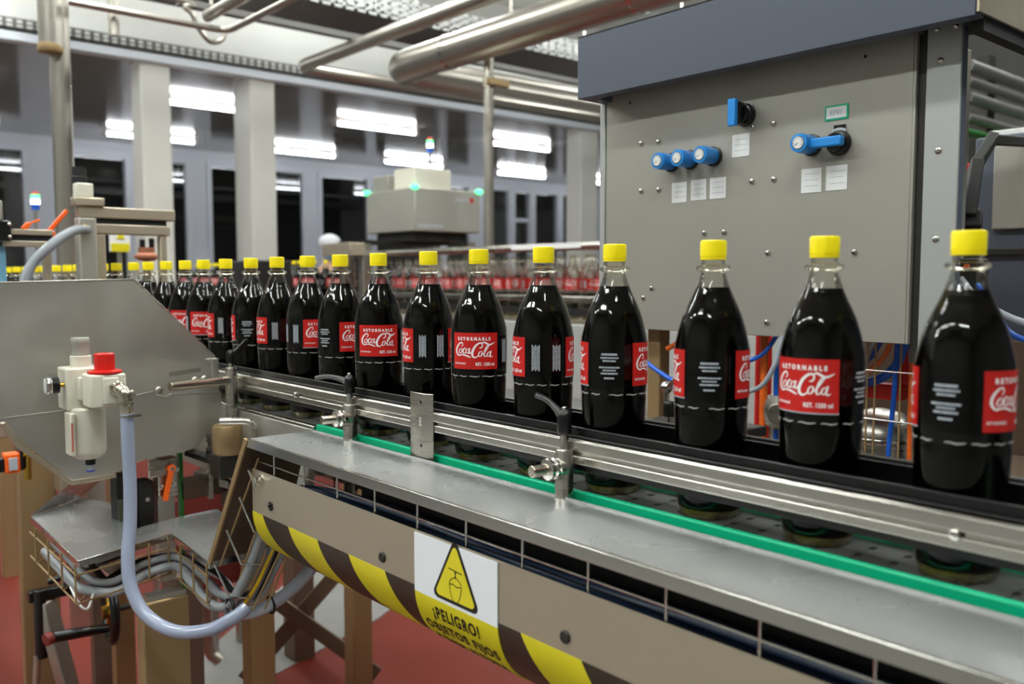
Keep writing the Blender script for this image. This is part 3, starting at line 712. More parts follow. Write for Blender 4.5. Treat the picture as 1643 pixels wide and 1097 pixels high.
def make_bottle(loc, label, filled=True, cap=True):
    x, y, z0 = loc
    t = thing('cola_bottle' if filled else 'empty_bottle', label, 'bottle', loc)
    body = [p for p in refine(prof) if p[1] <= 0.2928]
    neck = [p for p in refine(prof) if p[1] >= 0.2915]
    low = [p for p in body if p[1] <= 0.020]; up = [p for p in body if p[1] >= 0.009]
    MB().lathe(up, 60, loc, rf=flute, caps=False).build('bottle_shell', M_pet, t, recalc=False)
    MB().lathe(neck, 40, loc, caps=False).build('neck_finish', M_petn, t, recalc=False)
    if filled:
        liq = [(max(r - 0.0011, 0.001), z) for r, z in body if 0.009 < z <= Z_LIQ]
        r_l = liq[-1][0]
        MB().lathe([(0.03, 0.0108)] + liq + [(r_l, Z_LIQ)], 60, loc, rf=flute).build('cola_fill', M_cola, t, recalc=False)
    MB().lathe([(0.026, 0.006), (0.0300, 0.0005), (0.0345, 0.001), (0.0362, 0.006), (0.0376, 0.0105), (0.034, 0.0106)], 60, loc, rf=lambda z, th: 1 + 0.006 * math.cos(20 * th) if z > 0.004 else 1).build('bottle_base', M_amber, t)
    if cap:
        c = MB()
        c.lathe([(0.0148, 0.3070), (0.0153, 0.3072), (0.0153, 0.3098), (0.0149, 0.3100), (0.0149, 0.3106), (0.0155, 0.3110), (0.0155, 0.3275), (0.0150, 0.3293), (0.0138, 0.3300)], 96, loc,
                rf=lambda z, th: 1 + (0.006 if (round(th * 96 / (2 * PI)) % 2) and 0.3110 < z < 0.328 else 0))
        c.build('bottle_cap', M_yellow, t, angle=30)
    L3 = Vector(loc)
    def wrap(ang, rad):       # flat (metres) -> onto the bottle; ang is the azimuth of the label's centre
        return lambda v: L3 + V(rad * math.cos(ang + v.x / rad), rad * math.sin(ang + v.x / rad), v.y)
    def patch(ang, w_, z0_, z1_, rad, n_=24):
        b_ = MB(); f = wrap(ang, rad)
        vs = [f(V(-w_ / 2 + w_ * i / n_, zz, 0)) for i in range(n_ + 1) for zz in (z0_, z1_)]
        vi = [L3 + (v - L3).xy.to_3d() * (1 - 0.0003 / rad) + V(0, 0, (v - L3).z) for v in vs]
        k = len(vs)
        b_.add(vs + vi, [(2 * i, 2 * i + 2, 2 * i + 3, 2 * i + 1) for i in range(n_)] + [(k + 2 * i, k + 2 * i + 1, k + 2 * i + 3, k + 2 * i + 2) for i in range(n_)])
        return b_
    LW, LZ0, LZ1 = 0.0765, 0.1450, 0.2012
    for ang, back in ((-PI / 2, 0), (PI / 2, 1)):
        lab = patch(ang, LW, LZ0, LZ1, BR + 0.0003).build('red_label', M_redlabel, t, recalc=False)
        f = wrap(ang, BR + 0.00055)
        if not back:
            patch(ang, LW + 0.0012, LZ0 - 0.0013, LZ0 + 0.0005, BR + 0.0002).build('pale_lower_edge', M_inkdim, lab, recalc=False)
        fitw(text_mb('RETORNABLE', 0.0068, 0.0004, spacing=1.7), 0.054).map(lambda v: f(V(v.x - 0.001, v.y + LZ1 - 0.0095, 0))).build('label_lettering', M_ink, lab, angle=0, recalc=False)
        # script lettering, drawn as strokes
        def sm_(p):
            a = math.asin(max(-0.999, min(0.999, (p[0] - 649) / 425.0)))
            return ((a + math.radians(13)) * BR * 0.985, LZ1 - 0.0005 - (p[1] - 255) / (775 - 255) * (LZ1 - LZ0), p[2] * 0.000113)
        def el(cx_, cy_, rx, ry, w_, sl=0.28):
            out = []
            for i in range(10):
                a = 2 * PI * i / 10; yy = ry * math.sin(a)
                out.append((cx_ + rx * math.cos(a) - sl * yy, cy_ + yy, w_ * (1.25 if abs(math.cos(a)) > 0.6 else 0.7)))
            return out
        sc = MB()
        strokes = [
            [(372, 452, 8), (392, 425, 11), (384, 397, 12), (356, 398, 15), (322, 440, 21), (304, 500, 24), (312, 552, 20), (340, 578, 13), (382, 560, 10)],
            [(322, 575, 8), (375, 566, 10), (430, 572, 17), (478, 590, 15), (506, 604, 4)],
            [(436, 480, 8), (420, 470, 12), (402, 488, 15), (394, 522, 16), (404, 546, 12), (436, 530, 8)],
            [(492, 468, 14), (484, 505, 15), (480, 535, 14), (494, 546, 10), (516, 520, 8), (540, 506, 7)],
            [(632, 462, 8), (660, 462, 13), (680, 430, 14), (668, 396, 15), (620, 402, 20), (566, 450, 25), (532, 520, 27), (532, 574, 25), (558, 600, 18), (594, 592, 12), (626, 562, 8)],
            [(664, 400, 8), (706, 384, 17), (744, 402, 20), (786, 420, 20), (828, 408, 15), (868, 384, 4)],
            [(668, 560, 8), (700, 545, 9), (748, 480, 12), (780, 428, 12), (764, 424, 12), (732, 470, 16), (708, 535, 18), (706, 575, 16), (724, 588, 11), (748, 568, 8)],
            [(812, 505, 14), (802, 545, 16), (796, 580, 15), (812, 594, 12), (838, 578, 5)],
        ]
        for st in strokes: ribbon(sc, [sm_(p) for p in st], f, n=5, wscale=1.15)
        for e in (el(360, 512, 20, 34, 12), el(458, 510, 22, 32, 12), el(648, 550, 24, 38, 13), el(776, 555, 22, 34, 13)):
            ribbon(sc, [sm_(p) for p in e], f, n=4, closed=True)
        sc.build('script_logo', M_ink, lab, angle=0, recalc=False)
        fitw(text_mb('RET. 1250 ml', 0.0066, 0.00025, spacing=1.1), 0.030).map(lambda v: f(V(v.x + 0.0175, v.y + LZ0 + 0.0078, 0))).build('label_lettering', M_ink, lab, angle=0, recalc=False)
        fitw(text_mb('RETORNABLE', 0.0036, 0.00012, spacing=1.2), 0.021).map(lambda v: f(V(v.x - 0.0245, v.y + LZ0 + 0.0085, 0))).build('label_lettering', M_ink, lab, angle=0, recalc=False)
    rnd = random.Random(5)
    # small print: lines too small to read, as broken strokes
    def lines(b_, f, rows, x0=0.0):
        for (yc, half, h_) in rows:
            yc = yc + (0.0065 if yc > 0.1 else 0)
            x_ = -half
            while x_ < half:
                w_ = rnd.uniform(0.0008, 0.0030); e = min(x_ + w_, half)
                vs = [f(V(x0 + q, yc + s_ * h_ / 2, 0)) for q, s_ in ((x_, -1), (e, -1), (e, 1), (x_, 1))]
                b_.add(vs, [(0, 1, 2, 3)]); x_ = e + rnd.uniform(0.0003, 0.0005)
    f = wrap(0.0, BR + 0.0003)
    sp = MB(); lines(sp, f, [(0.1800, 0.0105, 0.0026), (0.1755, 0.0120, 0.0021), (0.1715, 0.0085, 0.0020), (0.1630, 0.0135, 0.0021), (0.1592, 0.0085, 0.0018), (0.1552, 0.0110, 0.0022), (0.1490, 0.0065, 0.0022)])
    sp.build('small_print', M_inkdim, t, angle=0, recalc=False)
    sp = MB()
    for ang_, wd in ((-0.32, 1), (0.36, 1)):
        f2 = wrap(PI + ang_ , BR + 0.0003)
        g = lambda v: f2(V(v.y, 0.1725 + v.x, 0))
        lines(sp, g, [(q, 0.0185 - (0.002 if i % 2 else 0), 0.0017) for i, q in enumerate((-0.0055, -0.003, -0.0005, 0.002, 0.0045))])
    sp.build('small_print', M_inkdim, t, angle=0, recalc=False)
    # broken white scuff ring
    rg = MB(); a0 = 0
    while a0 < 2 * PI - 0.2:
        a1 = a0 + rnd.uniform(0.28, 0.5); n_ = 6; vs = []
        for i in range(n_ + 1):
            a = a0 + (a1 - a0) * i / n_; dz = 0.0006 * math.sin(i * 1.3)
            h_ = 0.0011 * (0.5 + 0.5 * math.sin(PI * (i + 0.4) / (n_ + 0.8)))
            for s_ in (-1, 1): vs.append(L3 + V((0.0439) * math.cos(a), (0.0439) * math.sin(a), 0.1338 + dz + s_ * h_ / 1.6))
        rg.add(vs, [(2 * i, 2 * i + 2, 2 * i + 3, 2 * i + 1) for i in range(n_)])
        a0 = a1 + rnd.uniform(0.08, 0.14)
    rg.build('scuff_ring', M_bottle_line, t, angle=0, recalc=False)
    return t
def face(x, y, phi):        # rotation that shows the azimuth -90 side at phi degrees to the viewer's right
    l = math.hypot(x, y); c = (-x / l, -y / l); r = (y / l, -x / l); p = math.radians(phi)
    dx = c[0] * math.cos(p) + r[0] * math.sin(p); dy = c[1] * math.cos(p) + r[1] * math.sin(p)
    return math.atan2(dy, dx) + PI / 2
XB = 0.88
ys = [0.358, 0.507, 0.650, 0.811, 0.950, 1.098, 1.238, 1.392, 1.529, 1.665, 1.798, 1.932, 2.074, 2.204, 2.333, 2.470, 2.608, 2.743, 2.895, 3.03, 3.17, 3.31, 3.45, 3.60, 3.75, 3.90, 4.06, 4.22, 4.40, 4.6]
ph = [-109, -26, -93, -98, 95, 170, 95, 178, 225, 35, 100, -105, 90, 0, -10, 40, 200, 90, 10, 120, 60, 0, 90, 180, 45, 220, 0, 75, 10, 150]
desc = ['small print left, red label right', 'red label turned to the left', 'small print between labels', 'small print between labels', 'two small print blocks',
        'red label facing the camera', 'two small print blocks', 'red label facing the camera', 'label half hidden', 'label cut off', 'red label at its left edge', 'small print facing the camera',
        'small print block facing the camera', 'whole red label facing the camera', 'red label beside the sloping plate edge']
g = 'filled bottles in the row on the conveyor'
proto = None
for i, (y, p) in enumerate(zip(ys, ph)):
    a = face(XB, y, p)
    lab = 'capped cola bottle on near conveyor, %s from right, %s' % (ORD[i], desc[i] if i < len(desc) else ('only cap and neck visible' if i < 20 else 'beyond the gantry'))
    if proto is None:
        proto = make_bottle((XB, y, B), lab); proto['group'] = g; proto.rotation_euler = (0, 0, a)
    else: dup(proto, (XB + 0.0015 * math.sin(i * 2.3), y, B), a, lab)
# ================================================================== STEEL CABINET
XC = 1.50
t = thing('control_cabinet', 'big grey stainless steel control cabinet with rotary switches, behind the bottles', 'cabinet', (1.7, 1.03, 1.27))
cabinet = t
MB().box(XC + 0.004, 1.72, 0.707, 1.41, 1.275, 1.80).build('cabinet_body', M_cab, t, bevel=0.002)
MB().box(XC, XC + 0.004, 0.709, 1.41, 1.272, 1.80).box(XC + 0.0, XC + 0.02, 0.704, 0.7095, 1.272, 1.81).build('front_panel', M_cab, t, bevel=0.0015)
MB().box(XC - 0.002, XC + 0.03, 1.412, 1.428, 1.272, 1.81).build('left_edge_strip', M_cab2, t, bevel=0.002)
MB().box(XC, XC + 0.006, 0.632, 0.688, 1.22, 1.80).build('corner_strip', M_cab2, t, bevel=0.0015)
MB().box(XC + 0.006, XC + 0.024, 0.632, 0.640, 1.22, 1.79).build('inner_return', M_hood, t, bevel=0.001)
MB().box(XC + 0.008, XC + 0.05, 0.687, 0.706, 1.24, 1.79).build('gap_lining', M_dark, t, angle=0)
MB().prism([(1.42, 1.423, 1.779), (1.42, 1.423, 1.911), (1.42, 0.58, 1.911), (1.42, 0.58, 1.779)], (0.03, 0, 0)).box(1.45, 1.80, 1.393, 1.423, 1.779, 1.911).build('hood_front', M_hood, t, bevel=0.0015)
MB().box(1.42, 2.6, 0.574, 0.5795, 1.783, 1.911).build('hood_side', M_guard, t, bevel=0.001)
MB().box(1.45, 1.62, 0.5795, 1.393, 1.802, 1.806).box(1.42, 1.80, 0.574, 1.423, 1.9115, 1.914).box(1.451, 2.6, 0.58, 0.60, 1.762, 1.80).build('hood_lining', M_blackm, t, angle=0)
hb = MB()
for x, y in ((1.47, 0.60), (1.47, 0.63), (1.47, 0.66), (1.50, 0.60), (1.56, 0.595), (1.62, 0.60), (1.70, 0.60), (1.47, 1.40)): hb.sphere((x, y, 1.783), 0.005, 10, 6)
hb.build('hood_bolts', M_polish, t)
for y, z in [(1.306, 1.678), (1.257, 1.676), (1.304, 1.575), (1.255, 1.574), (0.975, 1.678), (1.021, 1.573), (0.972, 1.573), (1.133, 1.477), (1.084, 1.477), (0.982, 1.433), (0.805, 1.431), (0.981, 1.299), (1.271, 1.362), (1.294, 1.341), (1.022, 1.676)]:
    MB().lathe([(0.0056, 0), (0.0056, 0.0012), (0.0045, 0.0034), (0.002, 0.0044)], 16, (XC, y, z), (-1, 0, 0)).build('dome_screw', M_polish, t)
for y, z in [(0.795, 1.77), (1.339, 1.77)]:
    MB().cyl((XC, y, z), (XC - 0.0004, y, z), 0.0030, n=14).build('panel_hole', M_blackm, t)
for y, z in [(0.665, 1.739), (0.664, 1.594), (0.663, 1.449)]:
    MB().lathe([(0.0055, 0), (0.0055, 0.001), (0.004, 0.0022), (0.0015, 0.0022)], 16, (XC, y, z), (-1, 0, 0)).build('strip_screw', M_steel, t)
# blue pressure knobs with small gauges in the face
def knob(y, z, n=None):
    k = MB().lathe([(0.020, 0.0), (0.020, 0.005), (0.0185, 0.006)], 32, (XC, y, z), (-1, 0, 0)).build('black_flange', M_black, t)
    ax = Vector((-1, 0.0, 0.0)).normalized()
    b_ = MB().lathe([(0.0165, 0.006), (0.0165, 0.014), (0.0175, 0.016), (0.0175, 0.044), (0.0165, 0.0475), (0.012, 0.0478), (0.0115, 0.046)], 36, (XC, y, z), ax, rf=lambda zz, th: 1 - (0.035 if (0.015 < zz < 0.045 and math.cos(9 * th) > 0.55) else 0)).build('pressure_knob', M_blue, t)
    MB().lathe([(0.0118, 0.0455), (0.0118, 0.0490), (0.0105, 0.0492)], 28, (XC, y, z), ax).build('gauge_ring', M_polish, b_)
    MB().lathe([(0.0103, 0.046), (0.0103, 0.0493)], 24, (XC, y, z), ax).build('gauge_dial', M_white, b_)
    g_ = MB(); xx = XC - 0.0496
    for a in range(-120, 121, 30):
        q = math.radians(a); g_.bar((xx, y - 0.0072 * math.sin(q), z + 0.0072 * math.cos(q)), (xx, y - 0.0092 * math.sin(q), z + 0.0092 * math.cos(q)), 0.0008, 0.0003, up=(1, 0, 0))
    g_.bar((xx, y, z), (xx, y + 0.005, z - 0.005), 0.0009, 0.0003, up=(1, 0, 0)); g_.build('dial_marks', M_blackink, b_, angle=0)
for y, z in [(1.220, 1.628), (1.169, 1.629), (1.112, 1.630)]: knob(y, z)
knob(0.893, 1.628)
# lockable rotary switches
def rotary(y, z, horizontal):
    k = MB().lathe([(0.0225, 0), (0.0225, 0.006), (0.020, 0.012), (0.0165, 0.013), (0.0165, 0.022), (0.015, 0.024)], 36, (XC, y, z), (-1, 0, 0)).build('rotary_switch', M_black, t)
    MB().box(XC - 0.003, XC, y - 0.017 if not horizontal else y - 0.011, y - 0.0 if not horizontal else y + 0.011, z - 0.005 if not horizontal else z + 0.012, z + 0.02 if not horizontal else z + 0.032).build('position_plate', M_inkdim if not horizontal else M_black, k)
    if horizontal:
        MB().box(XC - 0.036, XC - 0.022, y - 0.022, y + 0.050, z - 0.009, z + 0.009).build('switch_handle', M_blue, k, bevel=0.003)
        MB().prism([(XC - 0.0035, y + 0.018 * math.cos(a), z + 0.018 * math.sin(a) + 0.002) for a in [math.radians(q) for q in range(50, 131, 10)]] + [(XC - 0.0035, y + 0.027 * math.cos(a), z + 0.027 * math.sin(a)) for a in [math.radians(q) for q in range(120, 59, -10)]], (-0.0005, 0, 0)).build('white_scale', M_inkdim, k, angle=0)
    else:
        MB().box(XC - 0.050, XC - 0.040, y - 0.010, y + 0.008, z - 0.026, z + 0.026).build('switch_handle', M_blue, k, bevel=0.002)
        MB().box(XC - 0.040, XC - 0.016, y - 0.009, y + 0.007, z - 0.022, z + 0.022).build('switch_grip', M_black, k, bevel=0.004)
rotary(1.038, 1.702, False)
rotary(0.839, 1.626, True)
# small white cards with faint print
rnd = random.Random(11)
def card(y, z, w_, h_):
    c = MB().box(XC - 0.001, XC, y - w_ / 2, y + w_ / 2, z - h_ / 2, z + h_ / 2).build('white_card', M_white, t)
    b_ = MB()
    for q in range(3):
        zz = z + h_ * (0.28 - q * 0.25); yy = y + w_ * 0.32
        while yy > y - w_ * 0.32:
            e = yy - rnd.uniform(0.002, 0.005)
            b_.box(XC - 0.0012, XC - 0.001, e, yy, zz - 0.0006, zz + 0.0006); yy = e - 0.0012
    b_.build('card_print', M_inkdim, c, angle=0)
for y, z in [(1.199, 1.564), (1.149, 1.566), (1.101, 1.566)]: card(y, z, 0.039, 0.042)
card(1.048, 1.645, 0.040, 0.044); card(0.893, 1.564, 0.041, 0.044); card(0.843, 1.565, 0.041, 0.044)
pl = MB().box(XC - 0.0015, XC, 0.846 - 0.023, 0.846 + 0.023, 1.681 - 0.0135, 1.681 + 0.0135).build('tag_plate', M_green, t, bevel=0.003)
MB().box(XC - 0.0022, XC - 0.0015, 0.846 - 0.0195, 0.846 + 0.0195, 1.681 - 0.010, 1.681 + 0.010).build('tag_face', M_white, pl, bevel=0.0005)
text_mb('EP01', 0.0125, 0.0002, mapf=lambda v: V(XC - 0.0024, 0.846 - v.x, 1.681 + v.y)).build('tag_lettering', M_inkdim, pl, angle=0, recalc=False)

# ------------------------------------------------ under the cabinet
t = thing('pump_skid', 'brown steel machine base and posts under the control cabinet', 'machine', (1.8, 1.1, 0))
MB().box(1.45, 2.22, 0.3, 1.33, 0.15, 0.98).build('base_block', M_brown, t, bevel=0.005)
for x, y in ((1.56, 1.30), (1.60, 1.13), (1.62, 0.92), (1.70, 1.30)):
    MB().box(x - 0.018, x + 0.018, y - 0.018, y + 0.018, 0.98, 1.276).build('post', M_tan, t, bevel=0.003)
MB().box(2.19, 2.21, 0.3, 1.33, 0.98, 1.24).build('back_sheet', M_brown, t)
MB().box(1.46, 1.48, 0.60, 1.33, 0.98, 1.02).build('front_bar', M_guard, t, bevel=0.002)
def tubeo(name, lab, pts, r, m, cat='tube', grp=None): return tag(MB().tube(pts, r, n=12, sm=8).build(name, m), lab, cat, grp)
tubeo('orange_tube', 'straight orange tube under the cabinet corner, left of the rightmost bottle', [(1.585, 0.735, 1.285), (1.588, 0.737, 1.15), (1.584, 0.733, 0.98)], 0.0045, M_orangetube)
tubeo('blue_tube', 'long blue tube hanging under the cabinet in front of the steel dome', [(1.59, 0.765, 1.285), (1.592, 0.77, 1.17), (1.588, 0.776, 1.05), (1.59, 0.775, 0.98)], 0.0045, M_bluetube)
tubeo('orange_tube', 'slanting orange tube under the cabinet, crossing the blue ones', [(1.60, 0.777, 1.285), (1.605, 0.80, 1.235), (1.61, 0.845, 1.20), (1.62, 0.90, 1.18)], 0.0045, M_orangetube)
tubeo('blue_tube', 'slanting blue tube behind the crossing orange tube', [(1.63, 0.765, 1.285), (1.635, 0.79, 1.22), (1.64, 0.84, 1.185), (1.65, 0.92, 1.18)], 0.009, M_bluetube)
tubeo('blue_tube', 'curved blue tube right of the second bottle from the right', [(1.66, 0.82, 1.285), (1.665, 0.86, 1.225), (1.67, 0.92, 1.215)], 0.005, M_bluetube)
tubeo('grey_tube', 'thin grey tube hanging beside the slanting blue tubes', [(1.62, 0.815, 1.285), (1.63, 0.84, 1.24), (1.63, 0.85, 1.20)], 0.004, M_greytube)
t = thing('wire_ladder', 'upright steel wire cable ladder under the cabinet corner', 'cable ladder', (1.55, 0.77, 0.98))
lw = MB()
for y in (0.722, 0.7495, 0.797, 0.812): lw.cyl((1.572, y, 0.98), (1.572, y, 1.272), 0.002, n=8)
lw.build('long_wires', M_tan, t)
for z in (1.215, 1.125, 1.03): MB().cyl((1.570, 0.718, z), (1.570, 0.815, z), 0.0018, n=8).build('rung', M_polish, t)
t = thing('red_valve_block', 'red plastic valve block with a short riser under the cabinet', 'valve', (1.66, 0.83, 1.16))
MB().box(1.66, 1.70, 0.79, 0.93, 1.150, 1.180).build('block', M_red, t, bevel=0.004)
MB().box(1.67, 1.70, 0.775, 0.805, 1.18, 1.276).build('riser', M_red, t, bevel=0.003)
t = thing('steel_dome', 'polished steel motor dome behind the wires, left of the rightmost bottle', 'motor', (1.72, 0.86, 0.98))
MB().lathe([(0.075, 0.0), (0.075, 0.07), (0.072, 0.085), (0.074, 0.088), (0.074, 0.096), (0.066, 0.118), (0.045, 0.135), (0.015, 0.143)], 40, (1.72, 0.86, 0.98)).build('dome', M_steel, t)
MB().lathe([(0.0765, 0.080), (0.0785, 0.084), (0.0785, 0.090), (0.0765, 0.093)], 40, (1.72, 0.86, 0.98)).build('flange', M_polish, t)
t = thing('pump_fitting', 'round steel pump fitting between the second and third bottle from the right', 'pump', (1.58, 1.04, 1.05))
MB().lathe([(0.030, 0), (0.036, 0.004), (0.036, 0.012), (0.028, 0.016), (0.028, 0.026), (0.034, 0.030), (0.034, 0.040), (0.020, 0.044), (0.020, 0.075)], 32, (1.60, 1.015, 1.115), (-0.75, -0.45, 0.0)).build('pump_flange', M_steel, t)
MB().cyl((1.61, 1.02, 0.98), (1.61, 1.02, 1.10), 0.02).build('pump_stem', M_steel, t)
tubeo('orange_tube', 'thick orange tube under the cabinet, seen left of the second bottle from the right', [(1.555, 1.022, 1.285), (1.556, 1.022, 1.15), (1.555, 1.022, 0.98)], 0.008, M_orangetube)
tubeo('blue_tube', 'dark blue tube beside the thick orange one', [(1.575, 0.99, 1.285), (1.572, 1.002, 1.2), (1.576, 1.004, 1.1), (1.575, 1.004, 0.98)], 0.006, M_bluetube)
tubeo('blue_tube', 'bright blue tube slanting left from the cabinet floor, beside the thick orange one', [(1.54, 0.975, 1.285), (1.535, 1.01, 1.235), (1.53, 1.05, 1.215), (1.53, 1.09, 1.20)], 0.0045, M_bluetube)
tubeo('grey_tube', 'pale grey tube curving down beside the thick orange one', [(1.50, 0.945, 1.275), (1.49, 0.955, 1.22), (1.49, 0.985, 1.175), (1.50, 1.04, 1.155)], 0.005, M_greytube)
tubeo('blue_tube', 'blue tube crossing the gap between the third and fourth bottle from the right', [(1.46, 1.30, 1.235), (1.44, 1.22, 1.20), (1.43, 1.15, 1.175), (1.43, 1.09, 1.16)], 0.005, M_bluetube)
tubeo('orange_tube', 'short bent orange tube under the cabinet, right of the fourth bottle from the right', [(1.53, 1.20, 1.285), (1.53, 1.215, 1.25), (1.53, 1.25, 1.23)], 0.006, M_orangetube)
t = thing('knurled_knob', 'black knob on a chrome stem behind the rail, between third and fourth bottle', 'knob', (1.30, 1.058, 1.08))
MB().lathe([(0.016, 0.0), (0.015, 0.003), (0.006, 0.006), (0.0045, 0.010), (0.0045, 0.022)], 28, (1.30, 1.055, 1.105)).build('stem', M_polish, t)
MB().lathe([(0.010, 0.022), (0.0115, 0.024), (0.0115, 0.046), (0.009, 0.050)], 28, (1.30, 1.055, 1.105), rf=lambda z, th: 1 + 0.05 * math.cos(14 * th)).build('knob', M_black, t)
MB().box(1.26, 1.46, 0.95, 1.16, 1.085, 1.105).build('knob_bracket', M_dark, t, bevel=0.003)
t = thing('lever_fitting', 'small polished lever fitting behind the black knob', 'fitting', (1.40, 1.13, 1.13))
MB().sphere((1.40, 1.145, 1.165), 0.013, 16, 10).tube([(1.40, 1.145, 1.165), (1.39, 1.12, 1.18), (1.39, 1.105, 1.195)], 0.005, n=10).cyl((1.40, 1.145, 1.105), (1.40, 1.145, 1.155), 0.006).build('fitting', M_polish, t)
for (x, y, h, l) in ((1.75, 1.30, 0.29, 'red upright pipe behind the bottles, left of the cabinet base'), (1.9, 1.25, 0.29, 'red upright pipe under the middle of the cabinet')):
    tag(MB().cyl((x, y, 0.98), (x, y, 0.98 + h), 0.02).build('red_pipe', M_red), l, 'pipe')

# ------------------------------------------------ beyond the cabinet, at the right edge
t = thing('grey_machine_housing', 'dull grey machine housing at the right edge behind the rightmost bottle', 'machine', (2.7, 0.5, 0))
MB().box(2.30, 3.2, -0.6, 0.93, 0.15, 1.725).build('housing', M_hood, t, bevel=0.006)
MB().box(2.285, 2.30, 0.60, 0.88, 1.50, 1.70).build('housing_door', M_cab, t, bevel=0.004)
MB().box(2.285, 2.30, -0.3, 0.93, 1.44, 1.455).build('housing_seam', M_dark, t, bevel=0.001)
MB().box(2.31, 2.6, 0.2, 0.90, 1.726, 1.74).build('white_top', M_white, t, bevel=0.002)
t = thing('swing_bracket', 'black bent arm bracket above the cap of the rightmost bottle', 'arm', (1.86, 0.76, 1.46))
a = MB(); a.bar((1.775, 0.727, 1.475), (1.80, 0.735, 1.505), 0.05, 0.03).bar((1.785, 0.73, 1.495), (1.875, 0.755, 1.61), 0.042, 0.024, up=(0.6, -0.8, 0)).bar((1.87, 0.754, 1.605), (1.98, 0.765, 1.675), 0.03, 0.02, up=(0.6, -0.8, 0)).bar((1.97, 0.765, 1.67), (2.29, 0.80, 1.70), 0.022, 0.02, up=(0.6, -0.8, 0))
a.build('bent_bar', M_blackm, t, bevel=0.003)
MB().sphere((1.79, 0.716, 1.515), 0.004, 10, 6).build('arm_screw', M_polish, t)
MB().cyl((1.775, 0.727, 0.98), (1.775, 0.727, 1.475), 0.012).build('arm_post', M_dark, t)
tag(MB().box(2.08, 2.12, 0.852, 0.866, 1.53, 1.64).box(2.095, 2.105, 0.855, 0.863, 0.98, 1.53).build('red_flag_bar', M_red, bevel=0.002), 'narrow red bar on a post beside the black bent arm', 'bar')
for k, (z, l) in enumerate(((2.30, 'topmost'), (2.235, 'second'), (2.165, 'third'), (2.08, 'lowest'))):
    tag(MB().cyl((4.05, 1.68, z), (7.5, 1.68, z), 0.022 if k % 2 else 0.028, n=14).build('steel_pipe', M_trayp), 'level steel pipe seen right of the cabinet corner, %s of four' % l, 'pipe', 'pipes right of the cabinet')
t = thing('pipe_rack', 'steel rack post carrying the four level pipes right of the cabinet', 'rack', (6.5, 1.74, 0))
MB().box(6.46, 6.54, 1.71, 1.79, 0, 2.4).build('rack_post', M_dark, t); MB().box(4.35, 4.43, 1.71, 1.79, 0, 2.4).build('rack_post', M_dark, t)
tag(MB().box(3.9, 7.4, 1.60, 1.66, 1.99, 2.005).box(4.4, 4.43, 1.60, 1.66, 0, 1.99).box(6.6, 6.63, 1.60, 1.66, 0, 1.99).build('green_rail', M_greenp, bevel=0.003), 'thin green rail below the four level pipes right of the cabinet', 'rail')
tubeo('blue_tube', 'blue tube beside the neck of the rightmost bottle at the right edge', [(1.66, 0.70, 1.40), (1.66, 0.66, 1.375), (1.66, 0.63, 1.33), (1.66, 0.60, 1.29), (1.66, 0.55, 1.27)], 0.005, M_bluetube)
tubeo('grey_tube', 'grey tube running beside the blue tube at the right edge', [(1.64, 0.68, 1.385), (1.64, 0.65, 1.35), (1.64, 0.60, 1.32), (1.64, 0.54, 1.30)], 0.006, M_greytube)
t = thing('tube_manifold', 'steel manifold with small orange plug behind the rightmost bottle neck', 'manifold', (1.68, 0.70, 0.98))
MB().box(1.655, 1.70, 0.655, 0.735, 0.98, 1.42).build('manifold', M_dark, t, bevel=0.004)
MB().cyl((1.655, 0.675, 1.405), (1.635, 0.668, 1.405), 0.005).build('orange_plug', M_orangetube, t)
MB().cyl((1.655, 0.70, 1.405), (1.635, 0.70, 1.405), 0.006).build('steel_plug', M_polish, t)
# ================================================================== LEFT: steel plate, air unit, gantry
t = thing('machine_side_plate', 'big angular ground steel plate at the left, standing beside the conveyor', 'plate', (0.5, 1.95, 1.0))
YP = 1.95
up = [(0.10, 1.368), (0.627, 1.381), (0.799, 1.208), (0.806, 1.196), (0.806, 1.128), (0.701, 1.134), (0.690, 1.129), (0.672, 1.131), (0.665, 1.142), (0.481, 1.118), (0.367, 1.113), (0.10, 1.09)]
MB().prism([(x, YP, z) for x, z in up], (0, 0.004, 0)).build('upper_plate', M_sheet, t, bevel=0.0006)
lo = [(0.10, 1.089), (0.367, 1.112), (0.481, 1.117), (0.663, 1.141), (0.672, 1.129), (0.690, 1.127), (0.701, 1.132), (0.812, 1.127), (0.812, 1.075), (0.757, 1.008), (0.72, 0.999), (0.634, 0.993), (0.584, 0.975), (0.495, 0.971), (0.405, 1.058), (0.377, 1.105)]
MB().prism([(x, YP + 0.004 + (1.13 - z) * 0.0, z) for x, z in lo], (0, 0.003, 0)).build('lower_plate', M_sheet, t, bevel=0.0006)
MB().prism([(0.377, YP + 0.004, 1.103), (0.405, YP + 0.004, 1.056), (0.495, YP + 0.004, 0.969), (0.58, YP + 0.004, 0.972), (0.58, YP + 0.004, 0.963), (0.492, YP + 0.004, 0.960), (0.395, YP + 0.004, 1.050), (0.370, YP + 0.004, 1.10)], (0, 0.03, 0)).build('folded_edge', M_guard, t, bevel=0.001)
MB().prism([(0.10, YP - 0.001, 1.3675), (0.627, YP - 0.001, 1.3805), (0.627, YP - 0.001, 1.3835), (0.10, YP - 0.001, 1.3705)], (0, 0.045, 0)).prism([(0.627, YP - 0.0008, 1.3835), (0.799, YP - 0.0008, 1.2105), (0.7975, YP - 0.0008, 1.208), (0.6255, YP - 0.0008, 1.3805)], (0, 0.03, 0)).build('top_flange', M_steel, t, bevel=0.0006)
MB().box(0.786, 0.802, YP - 0.012, YP, 1.152, 1.205).box(0.776, 0.79, YP - 0.004, YP, 1.196, 1.205).build('hinge_bracket', M_sheet, t, bevel=0.0015)
